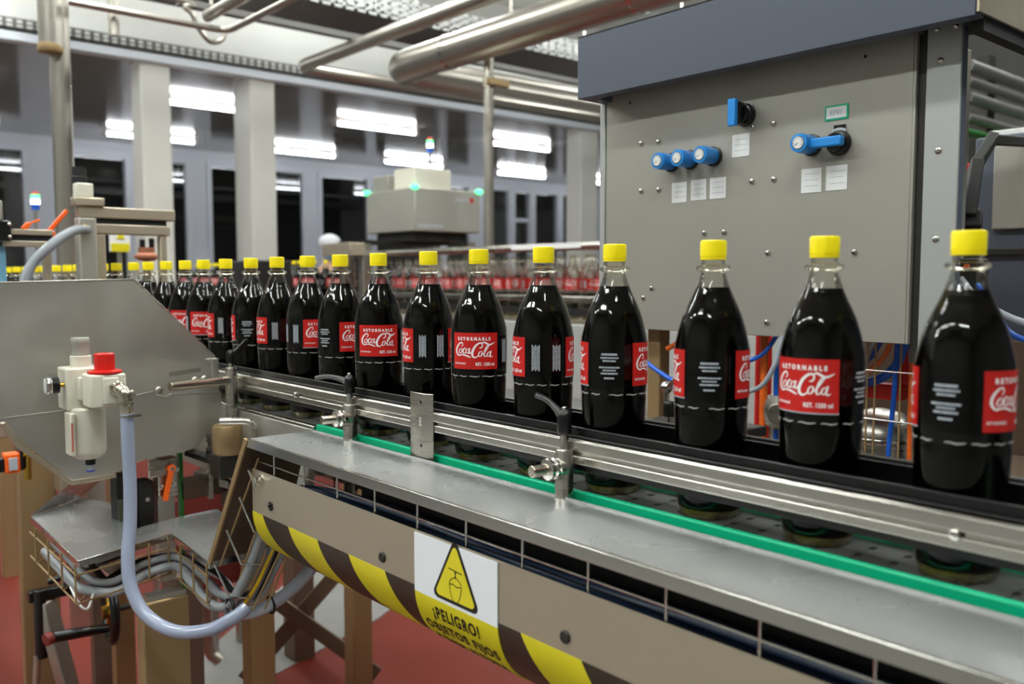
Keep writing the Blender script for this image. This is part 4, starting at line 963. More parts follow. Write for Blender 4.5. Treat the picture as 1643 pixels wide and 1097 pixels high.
MB().prism([(0.695, YP - 0.0006, 1.170), (0.765, YP - 0.0006, 1.176), (0.765, YP - 0.0006, 1.186), (0.695, YP - 0.0006, 1.180)], (0, 0.0006, 0)).build('embossed_patch', pm('worn_steel_patch', rgb(148, 146, 140), 0.4, 0.85), t, angle=0)
for x, z, r_ in ((0.672, 1.142, 0.0075), (0.752, 1.157, 0.0078), (0.773, 1.158, 0.0078), (0.615, 1.140, 0.0075)):
    if x < 0.62: x, z = 0.616, 1.139
    MB().lathe([(r_ * 1.15, 0), (r_ * 1.15, 0.001), (r_, 0.0015), (r_ * 0.8, 0.0045), (r_ * 0.3, 0.0058)], 20, (x, YP, z), (0, -1, 0)).build('dome_screw', M_steel, t)
MB().box(0.50, 0.78, 2.02, 2.3, 1.00, 1.07).box(0.60, 0.76, YP + 0.008, 2.02, 1.02, 1.06).build('support_beam', M_guard, t, bevel=0.003)

# air preparation unit
t = thing('air_regulator_unit', 'cream air filter regulator with red knob in front of the big steel plate', 'regulator', (0.50, 1.86, 1.02))
MB().box(0.483, 0.548, 1.765, 1.822, 1.140, 1.203).build('valve_body', M_cream, t, bevel=0.004, seg=3)
MB().box(0.503, 0.533, 1.760, 1.766, 1.147, 1.197).build('port_face', M_cream, t, bevel=0.002)
MB().lathe([(0.029, 0.0), (0.031, 0.001), (0.031, 0.004), (0.026, 0.0055), (0.0175, 0.006), (0.0175, 0.036), (0.016, 0.0375)], 40, (0.517, 1.793, 1.204), rf=lambda z, th: 1 + (0.06 if z > 0.0058 and math.cos(6 * th + 1.9) > 0.5 else 0)).build('red_knob', M_red, t, angle=30)
MB().box(0.458, 0.528, 1.835, 1.895, 1.130, 1.212).build('regulator_body', M_cream, t, bevel=0.004, seg=3)
MB().box(0.478, 0.540, 1.82, 1.838, 1.150, 1.195).build('joining_block', M_cream, t, bevel=0.003)
MB().lathe([(0.018, 0.0), (0.018, 0.02), (0.0165, 0.021), (0.0165, 0.046), (0.0172, 0.047), (0.0172, 0.055), (0.016, 0.057)], 32, (0.494, 1.865, 1.212)).build('smoked_knob', M_clearcap, t)
MB().lathe([(0.0195, 0.0), (0.0195, 0.022), (0.018, 0.023)], 32, (0.494, 1.865, 1.211)).build('knob_collar', M_cream, t)
MB().lathe([(0.029, 0.0), (0.033, -0.004), (0.033, -0.085), (0.030, -0.094), (0.020, -0.101), (0.012, -0.103)], 40, (0.497, 1.845, 1.135)).build('filter_bowl', M_cream, t)
bg = MB().box(0.458, 0.468, 1.815, 1.855, 1.045, 1.128).build('sight_bracket', M_cream, t, bevel=0.003)
MB().box(0.4595, 0.463, 1.8135, 1.815, 1.055, 1.110).build('red_level_strip', pm('faded_red_strip', rgb(205, 120, 105), 0.4), bg)
MB().lathe([(0.0095, 0.0), (0.0095, -0.012), (0.0075, -0.013)], 24, (0.500, 1.845, 1.033)).build('drain_plug', M_black, t)
MB().lathe([(0.0075, -0.012), (0.0075, -0.024)], 24, (0.500, 1.845, 1.033)).build('drain_cock', M_inkdim, t)
MB().lathe([(0.0079, -0.0235), (0.0079, -0.0265)], 24, (0.500, 1.845, 1.033)).build('blue_drain_ring', pm('blue_ring', rgb(60, 70, 200), 0.4), t)
ga = (-0.99, 0.06, -0.02)
gc = (0.451, 1.845, 1.181)
MB().lathe([(0.004, -0.008), (0.005, 0.002)], 16, gc, ga).build('brass_nipple', M_brass, t)
MB().lathe([(0.012, 0.002), (0.0155, 0.003), (0.0155, 0.017)], 32, gc, ga).build('gauge_case', M_black, t)
MB().lathe([(0.0165, 0.016), (0.0172, 0.017), (0.0172, 0.025), (0.015, 0.0265)], 32, gc, ga).build('gauge_rim', M_polish, t)
MB().lathe([(0.0148, 0.020), (0.0148, 0.0268)], 32, gc, ga).build('gauge_dial', M_white, t)
e = MB().lathe([(0.0155, 0), (0.0155, 0.006), (0.0125, 0.008), (0.0125, 0.014)], 6, (0.528, 1.760, 1.176), (0, -1, 0))
e.tube([(0.528, 1.750, 1.176), (0.531, 1.738, 1.174), (0.534, 1.731, 1.166), (0.535, 1.730, 1.154)], 0.0115, n=20, sm=5)
e.lathe([(0.0130, 0), (0.0130, -0.004), (0.0118, -0.005), (0.0118, -0.018), (0.010, -0.024)], 28, (0.535, 1.730, 1.152))
e.build('elbow_fitting', M_nickel, t)
MB().lathe([(0.0128, -0.024), (0.0128, -0.028)], 28, (0.536, 1.730, 1.152)).bar((0.532, 1.714, 1.127), (0.556, 1.714, 1.1275), 0.005, 0.005).build('hose_clip', M_polish, t)
MB().box(0.47, 0.53, 1.896, YP, 1.15, 1.19).build('mounting_bracket', M_sheet, t, bevel=0.001)
tag(MB().tube([(0.536, 1.730, 1.130), (0.5355, 1.728, 1.07), (0.536, 1.725, 1.00), (0.531, 1.716, 0.925), (0.522, 1.705, 0.87), (0.520, 1.69, 0.815), (0.535, 1.66, 0.765), (0.570, 1.61, 0.738), (0.615, 1.565, 0.742), (0.645, 1.54, 0.760), (0.662, 1.53, 0.772), (0.675, 1.53, 0.780)], 0.0122, n=20, sm=8).build('air_hose', M_hose), 'milky translucent hose looping down from the cream air regulator', 'hose')

# gantry of square profiles over the row of bottles
GYY = 2.85
t = thing('profile_gantry', 'grey aluminium profile gantry standing over the bottles at the left', 'gantry', (0.88, GYY, 1.36))
g_ = MB().box(0.76, 1.042, GYY - 0.02, GYY + 0.02, 1.563, 1.596)
g_.build('top_beam', M_guard, t, bevel=0.003)
MB().box(0.795, 1.025, GYY - 0.02, GYY + 0.02, 1.516, 1.546).build('lower_beam', M_guard, t, bevel=0.003)
MB().box(0.80, 1.018, GYY - 0.008, GYY + 0.012, 1.546, 1.563).build('dark_filler', M_blackm, t, angle=0)
MB().box(0.756, 0.806, GYY - 0.025, GYY + 0.025, 0.62, 1.562).build('left_post', M_cab, t, bevel=0.004)
MB().box(0.806, 0.832, GYY - 0.018, GYY + 0.018, 1.21, 1.515).build('left_inner_post', M_guard, t, bevel=0.003)
MB().box(0.994, 1.016, GYY - 0.015, GYY + 0.015, 0.0, 1.515).build('right_post', M_guard, t, bevel=0.003)
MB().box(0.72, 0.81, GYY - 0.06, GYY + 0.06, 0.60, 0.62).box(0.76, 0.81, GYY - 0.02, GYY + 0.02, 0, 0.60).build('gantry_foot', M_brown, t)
MB().box(0.746, 0.83, GYY - 0.03, GYY + 0.02, 1.5965, 1.622).build('clamp_block', M_guard, t, bevel=0.004)
MB().box(0.754, 0.802, GYY - 0.02, GYY + 0.02, 1.622, 1.664).build('cream_block', M_cream, t, bevel=0.004)
MB().lathe([(0.012, 0), (0.012, 0.008), (0.015, 0.010), (0.015, 0.016), (0.012, 0.018)], 6, (0.776, GYY - 0.025, 1.528), (-0.3, -1, 0)).build('hose_fitting', M_brass, t)
tag(MB().lathe([(0.022, 0), (0.022, 0.05), (0.020, 0.052), (0.020, 0.08)], 24, (0.790, GYY + 0.08, 1.64)).cyl((0.79, GYY + 0.08, 0.0), (0.79, GYY + 0.08, 1.64), 0.012).build('black_actuator', M_blackm), 'black actuator standing behind the cream block of the gantry', 'actuator')
tag(MB().tube([(0.774, GYY - 0.045, 1.526), (0.735, 2.77, 1.522), (0.69, 2.73, 1.502), (0.645, 2.70, 1.470), (0.60, 2.69, 1.425), (0.575, 2.68, 1.37), (0.565, 2.66, 1.30), (0.56, 2.6, 1.2)], 0.0135, n=18, sm=8).build('grey_hose', M_hosed), 'thick grey hose arching from the gantry down behind the steel plate', 'hose')
t = thing('side_frame', 'low aluminium frame with black joint block at the left edge', 'frame', (0.62, 2.85, 1.3))
MB().box(0.575, 0.69, 2.84, 2.87, 1.507, 1.523).build('upper_bar', M_guard, t, bevel=0.002)
MB().box(0.565, 0.69, 2.84, 2.87, 1.474, 1.490).build('lower_bar', M_guard, t, bevel=0.002)
MB().box(0.572, 0.69, 2.85, 2.86, 1.490, 1.507).build('dark_filler', M_blackm, t, angle=0)
MB().box(0.52, 0.580, 2.83, 2.87, 1.488, 1.545).build('joint_block', M_black, t, bevel=0.003)
MB().box(0.54, 0.571, 2.865, 2.895, 1.0, 1.474).build('blue_post', pm('pale_blue_film', rgb(120, 175, 205), 0.4), t, bevel=0.002)
MB().box(0.50, 0.56, 2.825, 2.86, 1.545, 1.60).build('grey_cube', M_cab, t, bevel=0.004)
for z in (1.50, 1.535): MB().sphere((0.575, 2.828, z), 0.006, 10, 6).build('bolt', M_polish, t)
MB().box(0.668, 0.69, 2.865, 2.885, 1.0, 1.50).build('right_post', M_guard, t, bevel=0.002)
tag(MB().bar((0.70, 2.93, 1.523), (0.752, 2.93, 1.588), 0.014, 0.012).sphere((0.70, 2.93, 1.52), 0.010, 10, 6).box(0.694, 0.704, 2.87, 2.93, 1.50, 1.52).build('orange_lever', M_orange, bevel=0.002), 'straight orange lever slanting up beside the gantry post', 'lever')
tag(MB().bar((0.615, 2.855, 1.523), (0.63, 2.855, 1.540), 0.018, 0.014).bar((0.625, 2.855, 1.538), (0.66, 2.855, 1.552), 0.006, 0.006).build('orange_latch', M_orange, bevel=0.002), 'short orange latch on top of the left aluminium frame', 'latch')

# lower clamp block with orange lever
t = thing('clamp_bracket', 'stainless clamp block with orange lever under the big steel plate', 'clamp', (0.70, 1.99, 0.86))
MB().box(0.677, 0.722, 1.985, 2.0, 0.895, 0.985).box(0.655, 0.70, 1.98, 1.986, 0.945, 0.985).build('clamp_plate', M_steel, t, bevel=0.003)
MB().box(0.680, 0.718, 2.0, 2.03, 0.70, 0.985).build('slide_post', M_sheet, t, bevel=0.002)
MB().lathe([(0.0095, 0), (0.0095, 0.012), (0.007, 0.014)], 24, (0.703, 1.983, 0.962), (0, -1, 0)).bar((0.703, 1.974, 0.962), (0.686, 1.972, 0.892), 0.012, 0.008, up=(0, 1, 0)).build('orange_lever', M_orange, t, bevel=0.002)
MB().lathe([(0.0045, 0), (0.0045, 0.0155)], 6, (0.703, 1.983, 0.962), (0, -1, 0)).build('lever_nut', M_polish, t)
for x, z in ((0.712, 0.925), (0.687, 0.920), (0.718, 0.957)):
    MB().lathe([(0.0065, 0), (0.0065, 0.0015), (0.0045, 0.002), (0.0045, 0.006)], 16, (x, 1.985, z), (0, -1, 0)).build('clamp_screw', M_polish, t)
t = thing('black_slide_block', 'dark slide blocks beside the stainless clamp block', 'slide', (0.66, 2.02, 0.82))
MB().box(0.640, 0.672, 2.0, 2.05, 0.80, 0.935).box(0.60, 0.632, 2.02, 2.07, 0.79, 0.95).build('slide_block', M_blackm, t, bevel=0.003)
MB().box(0.600, 0.632, 2.012, 2.02, 0.80, 0.90).build('olive_plate', pm('olive_plate_paint', rgb(70, 75, 55), 0.5), t)
MB().lathe([(0.005, 0), (0.005, 0.003)], 16, (0.657, 2.0, 0.895), (0, -1, 0)).build('screw', M_polish, t)
tag(MB().box(0.738, 0.746, 2.02, 2.04, 0.60, 0.985).build('green_strip', M_greenp, bevel=0.001), 'upright green strip right of the stainless clamp block', 'strip')
t = thing('lower_machine_frame', 'dark steel bars and rods below the leftmost clamp post', 'frame', (0.85, 2.1, 0.8))
MB().box(0.74, 0.84, 2.02, 2.06, 0.875, 0.92).build('cross_bar', M_brown, t, bevel=0.002)
MB().bar((0.76, 2.02, 0.985), (0.84, 1.86, 0.950), 0.03, 0.012).build('slanted_bar', M_dark, t, bevel=0.002)
MB().box(0.845, 0.915, 1.95, 2.05, 0.84, 0.995).build('upright', M_dark, t, bevel=0.003)
MB().cyl((0.79, 1.90, 0.965), (0.83, 1.88, 0.972), 0.007).build('short_rod', M_polish, t)
MB().box(0.785, 0.795, 1.97, 1.98, 0.88, 1.03).build('thin_post', M_steel, t)
MB().bar((0.80, 2.08, 0.92), (1.0, 1.85, 0.84), 0.035, 0.02).build('pale_bar', M_sheet, t, bevel=0.002)
tag(MB().lathe([(0.16, 0), (0.165, 0.01), (0.165, 0.11), (0.155, 0.12)], 48, (1.08, 2.72, 0.60), (-0.3, -1, 0)).build('red_drum', pm('dark_red_paint', rgb(120, 40, 34), 0.5)), 'dark red round drum behind the slanted cover, below the conveyor', 'drum')

# lower cable tray with steel covers
ZT = 0.85
t = thing('lower_tray_cover', 'bent stainless covers on the low cable tray at the lower left', 'cover', (0.62, 1.9, ZT))
poly = [(0.640, 1.614), (0.795, 1.640), (0.805, 1.98), (0.700, 1.965), (0.60, 1.93), (0.635, 2.20), (0.60, 2.30), (0.464, 2.186), (0.456, 1.783), (0.654, 1.850)]
MB().prism([(x, y, ZT) for x, y in poly], (0, 0, 0.002)).build('cover_plate', M_cover, t)
lip = MB()
for a, c in ((9, 0), (8, 9), (7, 8), (0, 1)):
    p, q = poly[a], poly[c]
    lip.bar((p[0], p[1], ZT - 0.005), (q[0], q[1], ZT - 0.005), 0.003, 0.014)
lip.build('cover_lip', M_polish, t, bevel=0.0008)
MB().prism([(0.464, 2.186, 0.853), (0.60, 2.30, 0.853), (0.70, 2.36, 0.90), (0.56, 2.24, 0.90)], (0, 0, 0.002)).build('rising_cover', M_cover, t)
MB().prism([(0.640, 1.612, 0.852), (0.800, 1.630, 0.852), (0.800, 1.520, 1.093), (0.674, 1.515, 1.095)], (-0.001, 0.003, 0.001)).build('sloping_cover', M_brown, t)
MB().bar((0.640, 1.611, 0.850), (0.674, 1.513, 1.096), 0.006, 0.009).build('sloping_edge', M_tan, t, bevel=0.001)
t = thing('wire_tray', 'low wire mesh cable tray under the bent stainless covers', 'cable tray', (0.62, 1.9, 0.76))
lw = MB()
path = [(0.455, 2.16), (0.450, 1.780), (0.650, 1.842), (0.636, 1.612)]
for z in (0.825, 0.770):
    lw.tube([(x, y, z if i < 3 else z) for i, (x, y) in enumerate(path)], 0.002, n=8, sm=1)
lw.tube([(0.655, 1.60, 0.845), (0.69, 1.50, 1.06)], 0.002, n=8, sm=1).tube([(0.68, 1.585, 0.80), (0.705, 1.49, 1.0)], 0.002, n=8, sm=1)
lw.tube([(0.70, 1.56, 0.76), (0.74, 1.50, 0.90)], 0.002, n=8, sm=1).tube([(0.72, 1.55, 0.76), (0.76, 1.50, 0.90)], 0.002, n=8, sm=1)
lw.build('long_wires', M_tan, t)
cw = [(0.453, 2.10), (0.452, 1.99), (0.450, 1.88), (0.450, 1.785), (0.60, 1.826), (0.644, 1.84), (0.647, 1.78), (0.642, 1.70), (0.637, 1.62)]
for x, y in cw:
    MB().tube([(x, y, 0.846), (x, y, 0.772), (x + 0.008, y + 0.02, 0.764), (x + 0.06, y + 0.09, 0.762)], 0.0021, n=8, sm=1).build('cross_wire', M_tan, t)
for k, (z0, dx) in enumerate(((0.83, 0.0), (0.90, 0.012), (0.965, 0.025), (1.02, 0.03))):
    MB().tube([(0.645 + dx, 1.60 - k * 0.03, z0 + 0.02), (0.665 + dx, 1.585 - k * 0.03, z0 - 0.045), (0.70 + dx, 1.575 - k * 0.028, z0 - 0.05)], 0.0021, n=8, sm=1).build('sloping_wire', M_polish, t)
MB().box(0.56, 0.64, 1.95, 2.03, 0.735, 0.760).build('tray_support', M_steel, t, bevel=0.003)
# cables in it
def cab(pts, r, m, nm, lab): return tag(MB().tube(pts, r, n=12, sm=8).build(nm, m), lab, 'cable')
for k, (o, z, r, m, nm, lab) in enumerate([
        (0.000, 0.786, 0.0095, M_cable, 'grey_cable', 'thick grey cable, outermost in the low wire tray'),
        (0.018, 0.802, 0.0075, M_cable, 'grey_cable', 'grey cable lying on the outermost one in the low wire tray'),
        (0.034, 0.784, 0.0070, M_hosed, 'slate_cable', 'slate grey cable, second from outside in the low wire tray'),
        (0.048, 0.800, 0.0060, M_blackm, 'black_cable', 'black cable at the inner side of the low wire tray'),
        (0.060, 0.784, 0.0060, M_cable, 'grey_cable', 'thin grey cable, innermost in the low wire tray')]):
    cab([(0.475 + o, 2.12, z), (0.468 + o, 1.95, z), (0.478 + o * 0.8, 1.85, z - 0.012), (0.535, 1.825 + o, z - 0.024), (0.60, 1.845 + o, z - 0.008), (0.655 + o * 0.3, 1.83 + o * 0.5, z), (0.655 + o, 1.74, z - 0.012), (0.655 + o, 1.66, z - 0.03), (0.672 + o, 1.61, z - 0.025), (0.690 + o, 1.575, z + 0.03), (0.705 + o, 1.54, z + 0.11), (0.715 + o * 0.6, 1.50, z + 0.18), (0.725 + o * 0.5, 1.44, z + 0.20)], r, m, nm, lab)
cab([(0.70, 1.60, 0.76), (0.715, 1.575, 0.80), (0.73, 1.555, 0.85), (0.745, 1.53, 0.91), (0.755, 1.50, 0.96)], 0.004, M_cabley, 'yellow_cable', 'thin yellow cable rising beside the hazard striped guard')
cab([(0.72, 1.61, 0.765), (0.735, 1.585, 0.80), (0.75, 1.565, 0.86), (0.765, 1.54, 0.93), (0.77, 1.50, 0.98)], 0.006, M_blackm, 'black_cable', 'black cable rising beside the thin yellow cable')
tubeo('corrugated_hose', 'pale flexible hose passing under the hazard striped guard', [(0.69, 1.66, 0.73), (0.719, 1.634, 0.727), (0.752, 1.607, 0.741), (0.786, 1.58, 0.771), (0.809, 1.563, 0.799), (0.835, 1.545, 0.84), (0.87, 1.52, 0.91)], 0.0125, M_greytube, 'hose')
tag(MB().tube([(0.452, 1.83, 0.79), (0.46, 1.80, 0.76), (0.474, 1.80, 0.75), (0.49, 1.82, 0.77)], 0.0025, n=8).build('cable_tie', M_white), 'white cable tie round the cables at the low tray corner', 'cable tie')
for k, (p, l) in enumerate((((0.668, 1.588, 0.765), 'black cable tie at the foot of the slanted tray'), ((0.757, 1.603, 0.744), 'black cable tie round the pale flexible hose'))):
    p = Vector(p)
    tag(MB().tube([p + V(0.0, 0.016 * math.cos(a), 0.016 * math.sin(a)) for a in [i * PI / 4 for i in range(8)]], 0.003, n=8, sm=3, closed=True).build('cable_tie', M_blackm), l, 'cable tie')

# legs and stands below
def legpost(t, x0, x1, y0, y1, z1, m=M_tan):
    MB().box(x0, x1, y0, y1, 0.0, z1).build('leg', m, t, bevel=0.004)
t = thing('support_frame', 'cross braced frame of square steel legs under the hazard striped guard', 'frame', (1.3, 2.6, 0))
legpost(t, 1.085, 1.165, 2.44, 2.50, 0.80)
legpost(t, 1.41, 1.48, 2.40, 2.46, 0.82)
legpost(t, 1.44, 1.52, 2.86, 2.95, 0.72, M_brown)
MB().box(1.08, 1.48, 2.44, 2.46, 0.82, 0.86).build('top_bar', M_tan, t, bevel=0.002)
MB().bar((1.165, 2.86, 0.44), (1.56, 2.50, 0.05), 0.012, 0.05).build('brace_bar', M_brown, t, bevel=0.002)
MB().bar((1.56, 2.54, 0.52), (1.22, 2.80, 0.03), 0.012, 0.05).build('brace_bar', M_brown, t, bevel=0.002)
t = thing('tray_stand', 'widest square steel column, standing under the low wire tray', 'stand', (0.607, 1.786, 0))
legpost(t, 0.558, 0.650, 1.745, 1.785, 0.752)
MB().box(0.57, 0.645, 1.75, 1.78, 0.752, 0.762).build('top_plate', M_steel, t)
t = thing('steel_column', 'square steel column at far left with a beam on top', 'column', (0.62, 2.85, 0))
legpost(t, 0.575, 0.675, 2.85, 2.89, 0.93)
MB().box(0.55, 0.69, 2.78, 2.92, 0.0, 0.012).build('foot_plate', M_steel, t, bevel=0.002)
t = thing('tripod_stand', 'grey stand with black clamp and splayed leg at lower left', 'stand', (0.60, 2.66, 0))
MB().box(0.54, 0.66, 2.60, 2.63, 0.515, 0.545).cyl((0.565, 2.6, 0.55), (0.565, 2.6, 0.36), 0.016).cyl((0.60, 2.66, 0.545), (0.78, 2.60, 0.60), 0.009).build('clamp_arm', M_black, t, bevel=0.003)
MB().cyl((0.555, 2.60, 0.37), (0.53, 2.60, 0.05), 0.010).build('thin_leg', M_pipe, t)
MB().bar((0.58, 2.61, 0.51), (0.66, 2.50, 0.02), 0.05, 0.03).build('splayed_leg', M_pipe, t, bevel=0.003)
MB().lathe([(0.045, 0), (0.045, 0.012), (0.02, 0.03), (0.012, 0.06)], 24, (0.53, 2.60, 0.0)).build('foot', M_black, t)
t = thing('hand_wheel', 'black rimmed hand wheel with brass coloured face at lower left', 'hand wheel', (0.70, 2.45, 0.48))
wc = Vector((0.70, 2.45, 0.50)); ax = Vector((-0.8, 0.1, 0)).normalized(); q = Vector((0, 0, 1)); s_ = ax.cross(q)
MB().tube([wc + (q * math.cos(a) + s_ * math.sin(a)) * 0.078 for a in [i * PI / 8 for i in range(16)]], 0.012, n=12, sm=3, closed=True).build('rim', M_black, t)
sp_ = MB()
for a in (0.5, 2.6, 4.7): sp_.cyl(wc, wc + (q * math.cos(a) + s_ * math.sin(a)) * 0.075, 0.007)
sp_.cyl(wc - ax * 0.02, wc + ax * 0.02, 0.018).build('spokes', M_brass, t)
MB().cyl(wc + ax * 0.0, (0.90, 2.47, 0.50), 0.008).build('shaft', M_dark, t)
MB().cyl(wc + q * -0.045 + ax * 0.01, (0.545, 2.40, 0.485), 0.012, r2=0.015).build('crank_handle', M_black, t)
MB().cyl((0.545, 2.40, 0.485), (0.53, 2.395, 0.483), 0.016).build('red_end_cap', pm('dark_red_paint', rgb(120, 40, 34), 0.5), t)
MB().box(0.86, 0.94, 2.42, 2.52, 0.0, 0.56).build('wheel_stand', M_brown, t, bevel=0.004)
t = thing('red_sensor', 'orange framed sensor with brass fitting at the left edge', 'sensor', (0.53, 2.56, 0.88))
MB().box(0.485, 0.52, 2.54, 2.58, 0.885, 0.935).build('sensor_body', M_orange, t, bevel=0.003)
MB().box(0.493, 0.513, 2.535, 2.54, 0.893, 0.925).build('sensor_face', M_inkdim, t, bevel=0.001)
MB().box(0.46, 0.485, 2.545, 2.575, 0.89, 0.925).box(0.52, 0.528, 2.54, 2.58, 0.89, 0.945).build('sensor_mount', M_black, t, bevel=0.002)
MB().cyl((0.54, 2.56, 0.86), (0.54, 2.56, 0.925), 0.010).cyl((0.53, 2.56, 0.925), (0.56, 2.56, 0.93), 0.007).build('fitting', M_brass, t)
t = thing('left_machine_beam', 'pale steel beam and box behind the big steel plate, lower left', 'beam', (0.65, 2.9, 0.74))
MB().box(0.50, 0.74, 2.84, 3.1, 0.93, 1.0).build('beam', M_guard, t, bevel=0.004)
MB().box(0.67, 0.76, 2.78, 2.90, 0.76, 0.93).build('end_box', M_guard, t, bevel=0.004)
MB().box(0.2, 0.56, 2.98, 3.1, 0.94, 1.02).build('blue_grey_beam', M_hood, t, bevel=0.003)
tag(MB().tube([(1.15, 2.95, 0.35), (1.16, 2.95, 0.12), (1.19, 2.93, 0.06)], 0.022, n=14).build('drain_pipe', M_pipe), 'short steel drain pipe with a black end behind the milky hose', 'pipe')
tag(MB().box(1.24, 1.28, 3.15, 3.19, 0, 0.9).box(1.36, 1.40, 3.15, 3.19, 0, 0.9).box(1.24, 1.40, 3.15, 3.19, 0.9, 0.94).build('steel_stand', M_pipe, bevel=0.004), 'pair of slim steel posts on the grey floor channel', 'stand')
# ================================================================== BACKGROUND LINE
X2 = 3.05
t = thing('rear_conveyor', 'second conveyor line with steel guard rails in the blurred background', 'conveyor', (3.2, 4.2, 0))
MB().box(X2 + 0.02, 3.46, 1.9, 9.5, 1.10, 1.18).build('conveyor_bed', M_guard, t, bevel=0.004)
MB().box(X2 - 0.03, X2 - 0.005, 1.9, 5.15, 1.265, 1.295).build('lower_rail', M_steelY, t, bevel=0.004)
MB().cyl((X2 - 0.01, 1.9, 1.535), (X2 - 0.01, 5.15, 1.535), 0.020).build('top_rail', M_steelY, t)
MB().box(X2 - 0.02, X2 - 0.005, 1.9, 5.15, 1.20, 1.235).build('dark_rail', M_blackm, t)
MB().box(X2 - 0.03, X2 + 0.0, 1.9, 5.15, 0.80, 1.16).build('side_sheet', M_cab2, t, bevel=0.004)
for y in (2.3, 3.2, 3.85, 5.1): MB().box(X2 - 0.028, X2 - 0.004, y - 0.012, y + 0.012, 1.16, 1.53).build('rail_post', M_steel, t, bevel=0.002)
for y in (2.4, 5.0, 8.8):
    MB().box(3.1, 3.16, y, y + 0.06, 0, 1.10).build('leg', M_pipe, t, bevel=0.003); MB().box(3.38, 3.44, y, y + 0.06, 0, 1.10).build('leg', M_pipe, t, bevel=0.003)
MB().box(3.46, 3.48, 1.9, 9.5, 1.18, 1.32).build('rear_rail', M_steelY, t, bevel=0.004)
tag(MB().box(X2 - 0.036, X2 - 0.032, 3.0, 3.5, 1.527, 1.552).build('white_strip_label', M_white), 'white strip label on the top rail of the rear conveyor', 'label')
e0 = None; rnd = random.Random(3); n_ = 0
for row, xx in enumerate((3.13, 3.235, 3.34)):
    y = 2.5 + 0.05 * row
    k = 0
    while y < 4.95:
        lab = 'uncapped empty bottle on rear conveyor, %s row, %s from right' % (['front', 'middle', 'back'][row], ORD[min(k, 29)])
        a = rnd.uniform(0, 2 * PI)
        if e0 is None:
            e0 = make_bottle((xx, y, 1.18), lab, filled=False, cap=False); e0['group'] = 'empty bottles on the rear conveyor'; e0.rotation_euler = (0, 0, a)
        else: dup(e0, (xx, y, 1.18), a, lab)
        y += 0.103 + rnd.uniform(0, 0.015); k += 1
# capped bottles further along
for k in range(26):
    y = 5.35 + k * 0.125
    dup(proto, (3.17 + 0.02 * math.sin(k), y, 1.18), rnd.uniform(0, 6), 'small yellow capped bottle at far end of rear conveyor, %s from right' % ORD[k], 'capped bottles at the far end of the rear conveyor')

# inspection machine over the line
t = thing('inspection_machine', 'boxy stainless inspection machine with green corner lamps over the rear conveyor', 'machine', (3.2, 4.6, 0))
hx0, hx1, hy0, hy1 = 3.17, 3.50, 4.30, 4.62
# a housing turned so that two faces show
c = [V(2.985, 4.765, 0), V(3.172, 4.595, 0), V(3.435, 4.365, 0)]
P0, P1, P2 = V(3.172, 4.595, 0), V(3.435, 4.367, 0), V(3.06, 5.06, 0)
d2 = V(0.95, 0.75, 0)
housing = [V(3.172, 5.16, 0), V(3.172, 4.595, 0), V(3.69, 4.595, 0), V(3.69, 5.16, 0)]
top = [(p.x, p.y, 1.945) for p in housing]; bot = [(p.x, p.y, 1.675) for p in housing]
b_ = MB(); n5 = len(housing)
b_.add(bot + top, [tuple(range(n5)), tuple(range(2 * n5 - 1, n5 - 1, -1))] + [(i, (i + 1) % n5, (i + 1) % n5 + n5, i + n5) for i in range(n5)])
b_.build('housing', M_cab, t, bevel=0.008)
MB().box(2.94, 3.71, 4.83, 4.89, 1.60, 1.62).box(2.94, 3.71, 5.07, 5.13, 1.60, 1.62).prism([(p.x, p.y, 1.62) for p in [V(3.22, 5.1, 0), V(3.22, 4.66, 0), V(3.62, 4.66, 0), V(3.62, 5.1, 0)]], (0, 0, 0.055)).build('housing_foot', M_dark, t)
MB().prism([(3.19, 4.62, 1.945), (3.47, 4.62, 1.945), (3.47, 4.85, 1.945), (3.19, 4.85, 1.945)], (0, 0, 0.125)).build('white_box', M_cream, t, bevel=0.006)
MB().prism([(3.19, 4.92, 1.945), (3.40, 4.92, 1.945), (3.40, 5.1, 1.945), (3.19, 5.1, 1.945)], (0, 0, 0.10)).build('grey_box', M_cab, t, bevel=0.006)
for p in ((3.172, 5.15), (3.172, 4.595), (3.68, 4.595)):
    MB().sphere((p[0], p[1], 1.945), 0.022, 14, 10, (1.3, 1, 0.8)).build('green_lamp', M_ledg, t)
def on_face(u, z):   # along the right hand face
    a, c_ = V(3.172, 4.595, 0), V(3.69, 4.595, 0); p = a + (c_ - a) * u; nn = V(0, -1, 0)
    return V(p.x, p.y, z) + nn * 0.0015
lw = MB(); rr = random.Random(2)
for (u0, u1, z, h_) in ((0.05, 0.42, 1.71, 0.016),):
    u = u0
    while u < u1:
        e = u + rr.uniform(0.03, 0.06)
        lw.add([on_face(u, z - h_ / 2), on_face(e, z - h_ / 2), on_face(e, z + h_ / 2), on_face(u, z + h_ / 2)], [(0, 1, 2, 3)]); u = e + 0.015
lw.build('pale_lettering', M_inkdim, t, angle=0, recalc=False)
lw = MB(); u = 0.60
while u < 0.82: lw.add([on_face(u, 1.872), on_face(u + 0.035, 1.872), on_face(u + 0.035, 1.888), on_face(u, 1.888)], [(0, 1, 2, 3)]); u += 0.05
lw.build('pale_lettering', M_inkdim, t, angle=0, recalc=False)
lw = MB(); lw.add([on_face(0.83, 1.868), on_face(0.89, 1.868), on_face(0.89, 1.90), on_face(0.83, 1.90)], [(0, 1, 2, 3)]); lw.build('red_mark', M_redlabel, t, angle=0, recalc=False)
for x, y in ((2.97, 4.86), (3.68, 4.70), (3.68, 5.1), (2.97, 5.1)): MB().box(x - 0.03, x + 0.03, y - 0.03, y + 0.03, 0, 1.62).build('stand_post', M_pipe, t, bevel=0.003)
